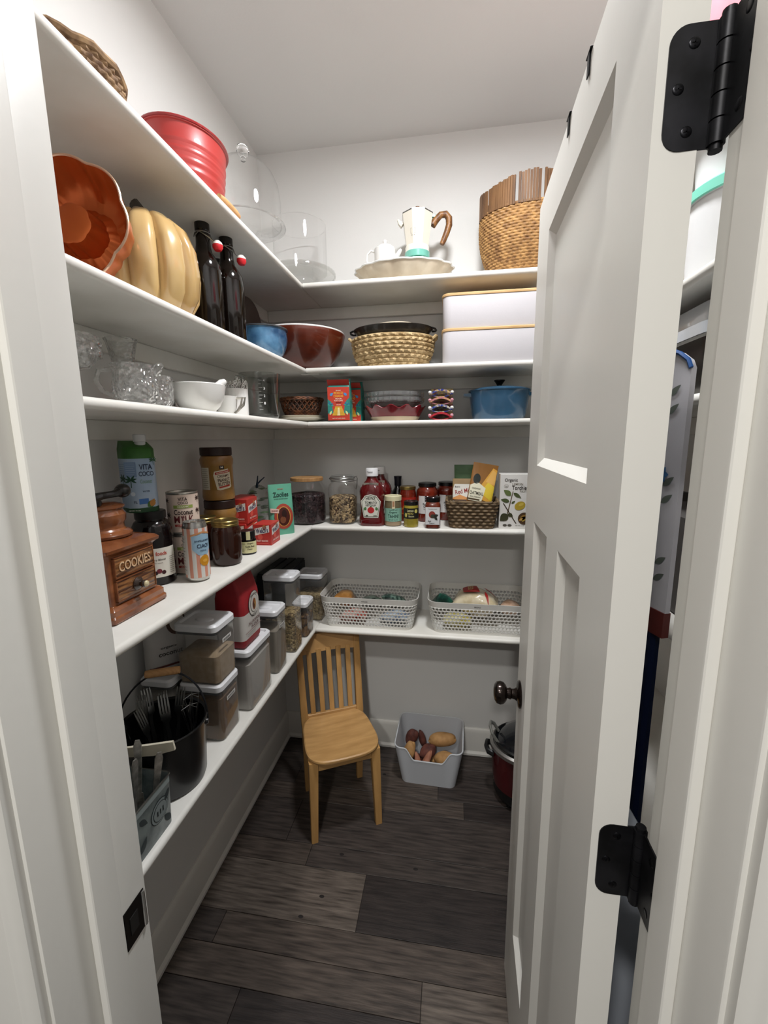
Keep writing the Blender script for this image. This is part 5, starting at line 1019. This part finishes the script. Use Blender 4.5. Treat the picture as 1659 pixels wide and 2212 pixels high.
# ---- perforated baskets
PERF = mat('perf_plastic','dcdad4',.45)
def perf(cx, label, text):
    t = thing('perforated_basket',label,'basket',(cx,-.134,Z5),0,'pale perforated plastic baskets')
    W0,D0,W1,D1,hh = .375,.205,.428,.252,.142; rows_, ncol = 7, 80
    def P(u, z):
        q = z/hh; w_ = W0+(W1-W0)*q; d_ = D0+(D1-D0)*q; r = .035+.010*q; sx, sy = w_-2*r, d_-2*r; per = 2*sx+2*sy+2*PI*r; s_ = (u % 1)*per
        for seg,L_ in enumerate((sx,PI*r/2,sy,PI*r/2,sx,PI*r/2,sy,PI*r/2)):
            if s_ <= L_+1e-9: break
            s_ -= L_
        a = s_/r if L_ and seg % 2 else 0
        if seg == 0: return (-sx/2+s_,-d_/2,z)
        if seg == 1: return (sx/2+r*math.sin(a),-sy/2-r*math.cos(a),z)
        if seg == 2: return (w_/2,-sy/2+s_,z)
        if seg == 3: return (sx/2+r*math.cos(a),sy/2+r*math.sin(a),z)
        if seg == 4: return (sx/2-s_,d_/2,z)
        if seg == 5: return (-sx/2-r*math.sin(a),sy/2+r*math.cos(a),z)
        if seg == 6: return (-w_/2,sy/2-s_,z)
        return (-sx/2-r*math.cos(a),-sy/2-r*math.sin(a),z)
    mb = MB(); z0, z1_ = .012, .116; dz = (z1_-z0)/rows_
    for r_ in range(rows_):
        for c_ in range(ncol):
            u0 = (c_+.5*(r_ % 2))/ncol; du = 1/ncol; za = z0+r_*dz; zb = za+dz
            out = [(u0,za),(u0+du/2,za),(u0+du,za),(u0+du,(za+zb)/2),(u0+du,zb),(u0+du/2,zb),(u0,zb),(u0,(za+zb)/2)]
            cu, cz = u0+du/2, (za+zb)/2
            inn = [(cu+du*.40*math.cos(a), cz+dz*.39*math.sin(a)) for a in [rad(225+45*i) for i in range(8)]]
            vs = [P(*q) for q in out]+[P(*q) for q in inn]; mb.add(vs,[(i,(i+1)%8,8+(i+1)%8,8+i) for i in range(8)])
    o = mb.build('perforated_wall',PERF,t,sharp=1.2); md = o.modifiers.new('solid','SOLIDIFY'); md.thickness = .002; md.offset = 0
    n = 120
    MB().loft([[P(i/n,z) for i in range(n)] for z in (z1_,.128,hh)]+[[(x*.988,y*.98,z) for x,y,z in [P(i/n,zz) for i in range(n)]] for zz in (hh,.116)],False,False).build('rim',PERF,t)
    MB().loft([[P(i/n,z) for i in range(n)] for z in (.012,.004,.0005)]+[[(x*.98,y*.96,.004) for x,y,z in [P(i/n,.0) for i in range(n)]]],False,True).build('base',PERF,t)
    p = Print(0,(0,-D1/2+.0005,.129),tilt=rad(-9)); p.rect(-.0,.0,0,0,'d8d6d2') if False else None
    p.text(text,-.01,0,.026,.006,'4a4844'); p.build(t,'name_print'); return t
perf(.492,'pale perforated basket holding snacks, next to the clear containers','SNACKS')
perf(.958,'pale perforated basket holding bread, next to the door','BREAD')
def packet(loc, size, cols, label, rot, cat='snack packet', grp=None, name='snack_packet', seed=1):
    t = thing(name,label,cat,loc,0,grp,rot)
    w_,d_,h_ = size; R = []
    for k in range(11):
        q = k/10; th = d_*math.sin(PI*q)**.6+.002; R.append([(w_/2*math.copysign(abs(math.cos(a))**.6,math.cos(a))*(1+.03*math.sin(5*q+seed)), th/2*math.sin(a)*(1+.15*math.sin(3*a+seed+4*q)), h_*(q-.5)) for a in [2*PI*i/20 for i in range(20)]])
    MB().loft(R).build('wrapper',mat('pk_%s'%cols[0],cols[0],.25,c2=cols[1],sc=28,lo=.42,hi=.58,coat=.5,bump=.4,bsc=40),t); return t
packet((.365,-.125,Z5+.088),(.085,.07,.12),('9a6a34','c08c50'),'orange-brown snack bag lying in the snacks basket by its handle end',(rad(80),rad(10),0),seed=2)
packet((.478,-.135,Z5+.082),(.07,.05,.11),('1e2a22','5a6a5c'),'dark green crinkled snack packet in the middle of the snacks basket',(rad(70),0,rad(40)),seed=3)
packet((.590,-.115,Z5+.088),(.075,.05,.11),('24423a','7d988a'),'blue-green snack packet beside the end of the snacks basket',(rad(62),rad(-8),rad(-30)),seed=5)
packet((.600,-.185,Z5+.040),(.07,.05,.12),('6a7a90','b0bcc8'),'pale blue snack packet low in the snacks basket',(rad(85),0,rad(80)),seed=7)
packet((.420,-.195,Z5+.038),(.07,.05,.12),('a8483c','d0a89c'),'red and white snack packet low in the snacks basket',(rad(88),0,rad(90)),seed=8)
t = packet((.948,-.118,Z5+.098),(.125,.110,.19),('cdbd9a','dccfb2'),'cream loaf of bread in a clear red-printed wrapper in the bread basket',(rad(90),0,rad(82)),'bread','loaves in the bread basket','bread_loaf',4)
p = Print(PI,(0,0,0),None,0,lambda u,v: .055*math.sqrt(max(1-(min(abs(u)/.0625,1)**(1/.6))**2,0))*math.sin(PI*min(max(v/.19+.5,.02),.98))**.6+.0085); p.poly([(-.03,-.06),(.03,-.05),(.034,.02),(-.03,.0)],'a02420',2).text('BREAD',0,-.022,.05,.022,'e0c890',4,.1).leaf(-.02,.03,.06,.006,1.2,'a02420',2).leaf(.02,.04,.05,.006,.4,'a02420',2); p.build(t)
packet((.808,-.145,Z5+.105),(.07,.05,.085),('12352e','1f5a4a'),'dark green gathered bag end in the bread basket',(rad(40),rad(30),0),'bag',None,'bag_end',6)
packet((1.092,-.128,Z5+.080),(.07,.06,.085),('a88468','c8a890'),'small tan bag of rolls in the bread basket beside the door',(rad(90),0,rad(70)),'bread',None,'roll_bag',9)
packet((.870,-.185,Z5+.040),(.07,.06,.12),('b8a850','d8d0a0'),'yellow packet low in the bread basket',(rad(88),0,rad(90)),seed=11)
# ================================================================== ON THE FLOOR
OAK = mat('chair_oak','a8804e',.4,c2='cda26a',sc=5,st=(1.5,9,1.5),lo=.25,hi=.8,det=6,coat=.2); OAKV = mat('chair_oak_upright','a07846',.42,c2='c4985e',sc=6,st=(6,6,.8),lo=.25,hi=.8,coat=.15)
t = thing('wooden_chair','small honey-coloured wooden chair with slatted back under the shelves','chair',(.394,-.402,0),rad(27))
def seat_ring(z, k=1.0):
    P = []
    for i in range(48):
        a = 2*PI*i/48; c, s_ = math.cos(a), math.sin(a); e = .55
        x = math.copysign(abs(c)**e,c); y = math.copysign(abs(s_)**e,s_)
        wv = .152-.018*(y+1)/2; P.append((x*wv*k, y*.148*k-.006+(.006*(1-x*x) if y < 0 else 0)*-1, z))
    return P
MB().loft([seat_ring(.340,.93),seat_ring(.343,.97),seat_ring(.352,1.0),seat_ring(.358,.995),seat_ring(.361,.965),seat_ring(.358,.8),seat_ring(.355,.4)]).build('seat',OAK,t)
def leg(x0,y0,x1,y1,z0,z1_,a,b):
    return MB().loft([rrect(b,b,.003,z0,2,x0,y0),rrect(a,a,.003,z1_,2,x1,y1)])
for sx in (-1,1):
    leg(sx*.130,-.118,sx*.122,-.108,0,.341,.036,.026).build('leg',OAKV,t)
    MB().loft([rrect(.026,.026,.003,0,2,sx*.118,.140),rrect(.030,.030,.003,.30,2,sx*.120,.124),rrect(.030,.028,.003,.36,2,sx*.122,.128),rrect(.026,.022,.003,.685,2,sx*.128,.192)]).build('leg',OAKV,t)
    MB().bbox((sx*.120,.008,.318),(.016,.22,.040),.002,1).build('side_rail',OAK,t)
MB().bbox((0,-.110,.318),(.222,.016,.042),.002,1).build('front_rail',OAK,t); MB().bbox((0,.126,.318),(.22,.016,.04),.002,1).build('rear_rail',OAK,t)
def back_y(z): return .128+(.192-.128)*(z-.36)/.325
for k in range(5):
    x = -.0833+.04165*k; MB().loft([rrect(.021,.009,.002,.352,2,x*.98,back_y(.352)),rrect(.022,.009,.002,.640,2,x*1.04,back_y(.640))]).build('slat',OAKV,t)
MB().loft([[(-.140,back_y(z)+dy,z) for dy,z in ((-.010,.622),(.010,.626),(.012,.695),(-.006,.697))]]+[[(x,back_y(z)+dy+.012*(1-(x/.14)**2),z+.006*(1-(x/.14)**2)) for dy,z in ((-.010,.622),(.010,.626),(.012,.695),(-.006,.697))] for x in (-.1,-.05,0,.05,.1)]+[[(.140,back_y(z)+dy,z) for dy,z in ((-.010,.622),(.010,.626),(.012,.695),(-.006,.697))]]).build('crest_rail',OAK,t)
MB().bbox((0,back_y(.362),.362),(.232,.014,.020),.002,1).build('lower_back_rail',OAK,t)
# ---- potato bin
BIN = mat('bin_grey','c2c5ca',.45)
t = thing('produce_bin','pale grey open plastic bin with dipped front holding potatoes','bin',(.757,-.140,0),rad(-2))
def bring2(q, inset=0):
    w_ = .245+.06*q-2*inset; d_ = .190+.035*q-2*inset; out = []
    for x,y,z in rr_dens(w_,d_,.030,0):
        top = .185+.02*(y/d_+.5)
        if y < -d_/2+.05:
            e = min(max((abs(x)-.060)/.045,0),1); e = e*e*(3-2*e); f = min(max((-d_/2+.05-y)/.04,0),1); top = top-.055*(1-e)*f
        out.append((x,y,max(top*q,.004 if inset else 0)))
    return out
MB().loft([bring2(0),bring2(.02),bring2(.4),bring2(.8),bring2(1),bring2(1,.003),bring2(.5,.003),bring2(.03,.003)]).build('shell',BIN,t)
MB().tube(bring2(1,.0015),.003,6,True).build('rim',mat('bin_rim','c4c7ca',.4),t)
RUS = mat('russet','9c7446',.75,c2='b88e5c',sc=24,bump=.3); SWT = mat('sweet_potato','4a2620',.75,c2='6e3f34',sc=26,bump=.3); PNK = mat('sweet_potato_pink','96604a',.7,c2='b07a60',sc=26,bump=.2)
pots = [((.664,-.172,.112),(.028,.032,.048),(0,rad(20),rad(30)),RUS,'plump tan potato in the corner of the bin beside the chair'),((.812,-.098,.132),(.034,.036,.066),(rad(10),rad(80),rad(10)),RUS,'long tan russet potato at the back of the bin'),((.826,-.182,.098),(.037,.037,.052),(0,rad(75),rad(-20)),RUS,'round tan potato at the dipped front of the bin'),((.668,-.100,.130),(.030,.030,.055),(rad(15),rad(20),0),SWT,'dark purple-brown sweet potato upright at the back of the bin'),((.718,-.088,.118),(.018,.020,.055),(rad(10),rad(-12),0),SWT,'thin dark pointed sweet potato at the back of the bin'),((.748,-.138,.094),(.032,.032,.045),(0,rad(70),rad(30)),SWT,'large dark sweet potato in the middle of the bin'),((.744,-.198,.090),(.018,.020,.052),(rad(-20),rad(25),0),PNK,'slender pinkish sweet potato at the front of the bin'),((.706,-.200,.085),(.015,.017,.045),(rad(-18),rad(-15),0),PNK,'small pinkish sweet potato at the front of the bin'),((.695,-.140,.040),(.030,.034,.052),(0,PI/2,rad(20)),SWT,'brown sweet potato at the bottom of the bin on the chair side'),((.812,-.140,.042),(.033,.036,.056),(0,PI/2,rad(-15)),RUS,'tan potato at the bottom of the bin on the door side')]
for k,(l,r,ro,m_,lb) in enumerate(pots):
    o = MB().blob(r[0]*.94,r[1]*.94,r[2]*.94,.05,k,18,14,pw=.8 if m_ is RUS else 1.15).build('potato' if m_ is RUS else 'sweet_potato',m_,None,l); o.rotation_euler = ro; tag(o,lb,'potato' if m_ is RUS else 'sweet potato','potatoes in the grey bin')
# ---- slow cooker
t = thing('slow_cooker','dark red oval slow cooker with glass lid on the floor behind the door','slow cooker',(1.190,-.235,0)); t.scale = (1,1,1.38)
MB().lathe([(.125,.012),(.140,.016),(.150,.03),(.152,.06)],48,ey=.80,c0=True).build('black_base',BLACKP,t)
MB().lathe([(.152,.055),(.160,.10),(.165,.170),(.166,.176)],48,ey=.80).build('red_body',mat('cooker_red','4a0e12',.25,coat=.5),t)
MB().lathe([(.166,.174),(.172,.178),(.172,.188),(.160,.192),(.150,.188)],48,ey=.80).build('steel_rim',mat('brushed_steel','b4b2ae',.3,.9),t)
MB().lathe([(.150,.150),(.152,.192),(.158,.200),(.150,.204),(.140,.19),(.12,.05),(0,.045)],48,ey=.80).build('crock',BLACKP,t)
for sx in (-1,1): MB().tube([(sx*.158,-.035,.160),(sx*.180,-.030,.165),(sx*.186,0,.166),(sx*.180,.030,.165),(sx*.158,.035,.160)],.010,8).build('handle',BLACKP,t)
for k in range(4): MB().lathe([(.012,0),(.012,.014)],12,cx=.09*(1 if k%2 else -1),cy=.06*(1 if k>1 else -1),c0=True,c1=True).build('foot',BLACKP,t)
LM = Matrix.Translation((-.012,0,.205)) @ Matrix.Rotation(rad(-9),4,'Y')
gl_ = MB().lathe([(.140,.0),(.143,.006),(.135,.014),(.09,.026),(.04,.032),(0,.034)],44,ey=.80).xf(LM).build('lid',mat('smoked_glass','14161a',.05,coat=.8),t)
MB().tube([(.141*math.cos(2*PI*i/48),.113*math.sin(2*PI*i/48),.004) for i in range(48)],.004,7,True).xf(LM).build('lid_rim',STEEL,gl_)
MB().tube([(-.128,-.030,.012),(-.150,-.030,.045),(-.155,-.012,.062),(-.150,.012,.064),(-.135,.024,.050),(-.120,.026,.022)],.006,8).xf(LM).build('loop_handle',mat('handle_clear','8a8a84',.12,.4,coat=.6),gl_)
# ================================================================== BEHIND THE DOOR (right-hand shelves)
o = MB().bbox((0,0,.11),(.20,.30,.22),.008,2).build('pink_box',mat('pink_card','c4606a',.5,c2='d07680',sc=4),None,(1.375,-.93,Z1)); tag(o,'plain pink box on the top shelf behind the door','box')
t = thing('lidded_tub','round white tub with mint green lid on the shelf behind the door','tub',(1.375,-.955,Z2))
MB().lathe([(.088,0),(.094,.003),(.104,.150),(.106,.152)],40,c0=True,c1=True).build('tub',WHITEP,t); MB().lathe([(.108,.150),(.111,.152),(.111,.168),(.106,.172),(0,.172)],40).build('lid',mat('lid_mint','74c4ae',.4),t)
t = thing('white_tub','plain white round tub on the mint-lidded tub behind the door','tub',(1.375,-.955,Z2+.1725))
MB().lathe([(.086,0),(.092,.003),(.098,.085),(.096,.088),(0,.088)],40,c0=True).build('tub',WHITEP,t)
t = thing('striped_basket','small brown and white striped woven basket behind the mint-lidded tub','basket',(1.375,-.66,Z2))
weave(.09,.10,.14,1,40,14,.004,.0).build('woven_wall',mat('stripe_weave','d0c4b8',.6,c2='4a2c24',sc=26,st=(.1,.1,1),wave=.5,lo=.48,hi=.52),t)
t = thing('roasting_pan','dark metal pan with clear domed plastic lid on the third shelf behind the door','pan',(1.375,-.93,Z3))
MB().loft([rrect(.20,.30,.03,0),rrect(.205,.305,.03,.004),rrect(.225,.325,.04,.100),rrect(.235,.335,.04,.104)]).build('pan',mat('pan_dark','3a3836',.25,.8,c2='55524e',sc=8),t)
MB().loft([rrect(.240,.340,.042,.1045),rrect(.240,.340,.042,.124),rrect(.22,.32,.04,.128),rrect(.20,.30,.05,.165),rrect(.15,.25,.05,.170)]).build('dome_lid',mat('frosted_plastic','b9bcc0',.2,coat=.6),t)
o = MB().bbox((0,0,.018),(.22,.34,.036),.006,2).build('black_tray',BLACKP,None,(1.36,-.52,Z3)); tag(o,'shallow black tray on the third shelf behind the door','tray')
for k in range(2): tag(MB().bbox((0,0,.10),(.20,.24,.20),.004,1).build('carton',mat('carton_grey','4a4644',.6),None,(1.375,-.95+.4*k,Z4)),('plain dark carton on the fourth shelf behind the ironing board','plain dark carton on the fourth shelf next to the back corner')[k],'carton','dark cartons behind the door')
# ironing board folded upright against the shelf fronts
IB = mat('board_cover','c4c2c8',.8,c2='b9b8be',sc=5); NAVY = mat('navy_metal','0f1a38',.35,.2)
t = thing('ironing_board','folded ironing board with pale floral cover and navy legs behind the door','ironing board',(1.180,-1.200,0),0)
dirv = Vector((-.10,.30,0)).normalized(); nv = Vector((-dirv.y,dirv.x,0)) if False else Vector((-.3,-.10,0)).normalized()
def bp(u,v,off): q = dirv*u+nv*off; return (q.x,q.y,v)
outl = [(0,1.255),(0,1.640),(.006,1.652),(.022,1.664),(.10,1.700),(.15,1.71),(.21,1.69),(.25,1.62),(.25,1.255)]
MB().loft([[bp(u,v,o_) for u,v in outl] for o_ in (0,-.009)]).build('padded_board',IB,t)
MB().tube([bp(u,v,.001) for u,v in outl[1:7]],.0032,6).build('blue_piping',mat('piping_blue','1f4f8c',.5),t)
class BPrint(Print):
    def pos(s,u,v,off): return bp(u,v,off+.0004)
p = BPrint()
for (u,v,k) in ((.035,1.58,1),(.055,1.40,0),(.03,1.44,1),(.06,1.33,1),(.03,1.31,1),(.075,1.62,1)):
    for j in range(5): p.leaf(u,v-.02+.014*j,.026,.005,.6+(j%2)*1.9,'5f675f')
    p.leaf(u,v-.05,.10,.0012,PI/2-.1,'5f675f')
for (u,v) in ((.034,1.480),(.085,1.36)):
    for j in range(6): p.leaf(u,v,.014,.005,j*PI/3,'3a6a9c',3)
p.build(t,'floral_print')
MB().loft([[bp(u,v,o_) for u,v in ((0,1.212),(.25,1.212),(.25,1.2548),(0,1.2548))] for o_ in (.002,-.011)]).build('red_crossbar',mat('bar_red','5c2420',.5),t)
for u,du in ((.030,.0),(.10,.03),(.20,-.02)): MB().tube([bp(u,1.212,-.01),bp(u+du,.6,-.012),bp(u+du*1.5,.012,-.012)],.011,8).build('leg',NAVY,t)
MB().tube([bp(.06,1.20,.008),bp(.075,1.12,.014),bp(.055,1.04,.014),bp(.08,.96,.01)],.004,7).build('cord',mat('cord_pink','8c4a3e',.5),t)
# pale panel leaning low behind the hinge edge
o = MB().loft([[(x,y,z) for x,z in ((1.062,.0),(1.215,.0),(1.215,.80),(1.062,1.06))] for y in (-1.300,-1.288)]).build('foam_board',mat('panel_bluegrey','cdd4e0',.5),None); tag(o,'plain pale blue-grey foam board standing on the floor behind the hinges','board')
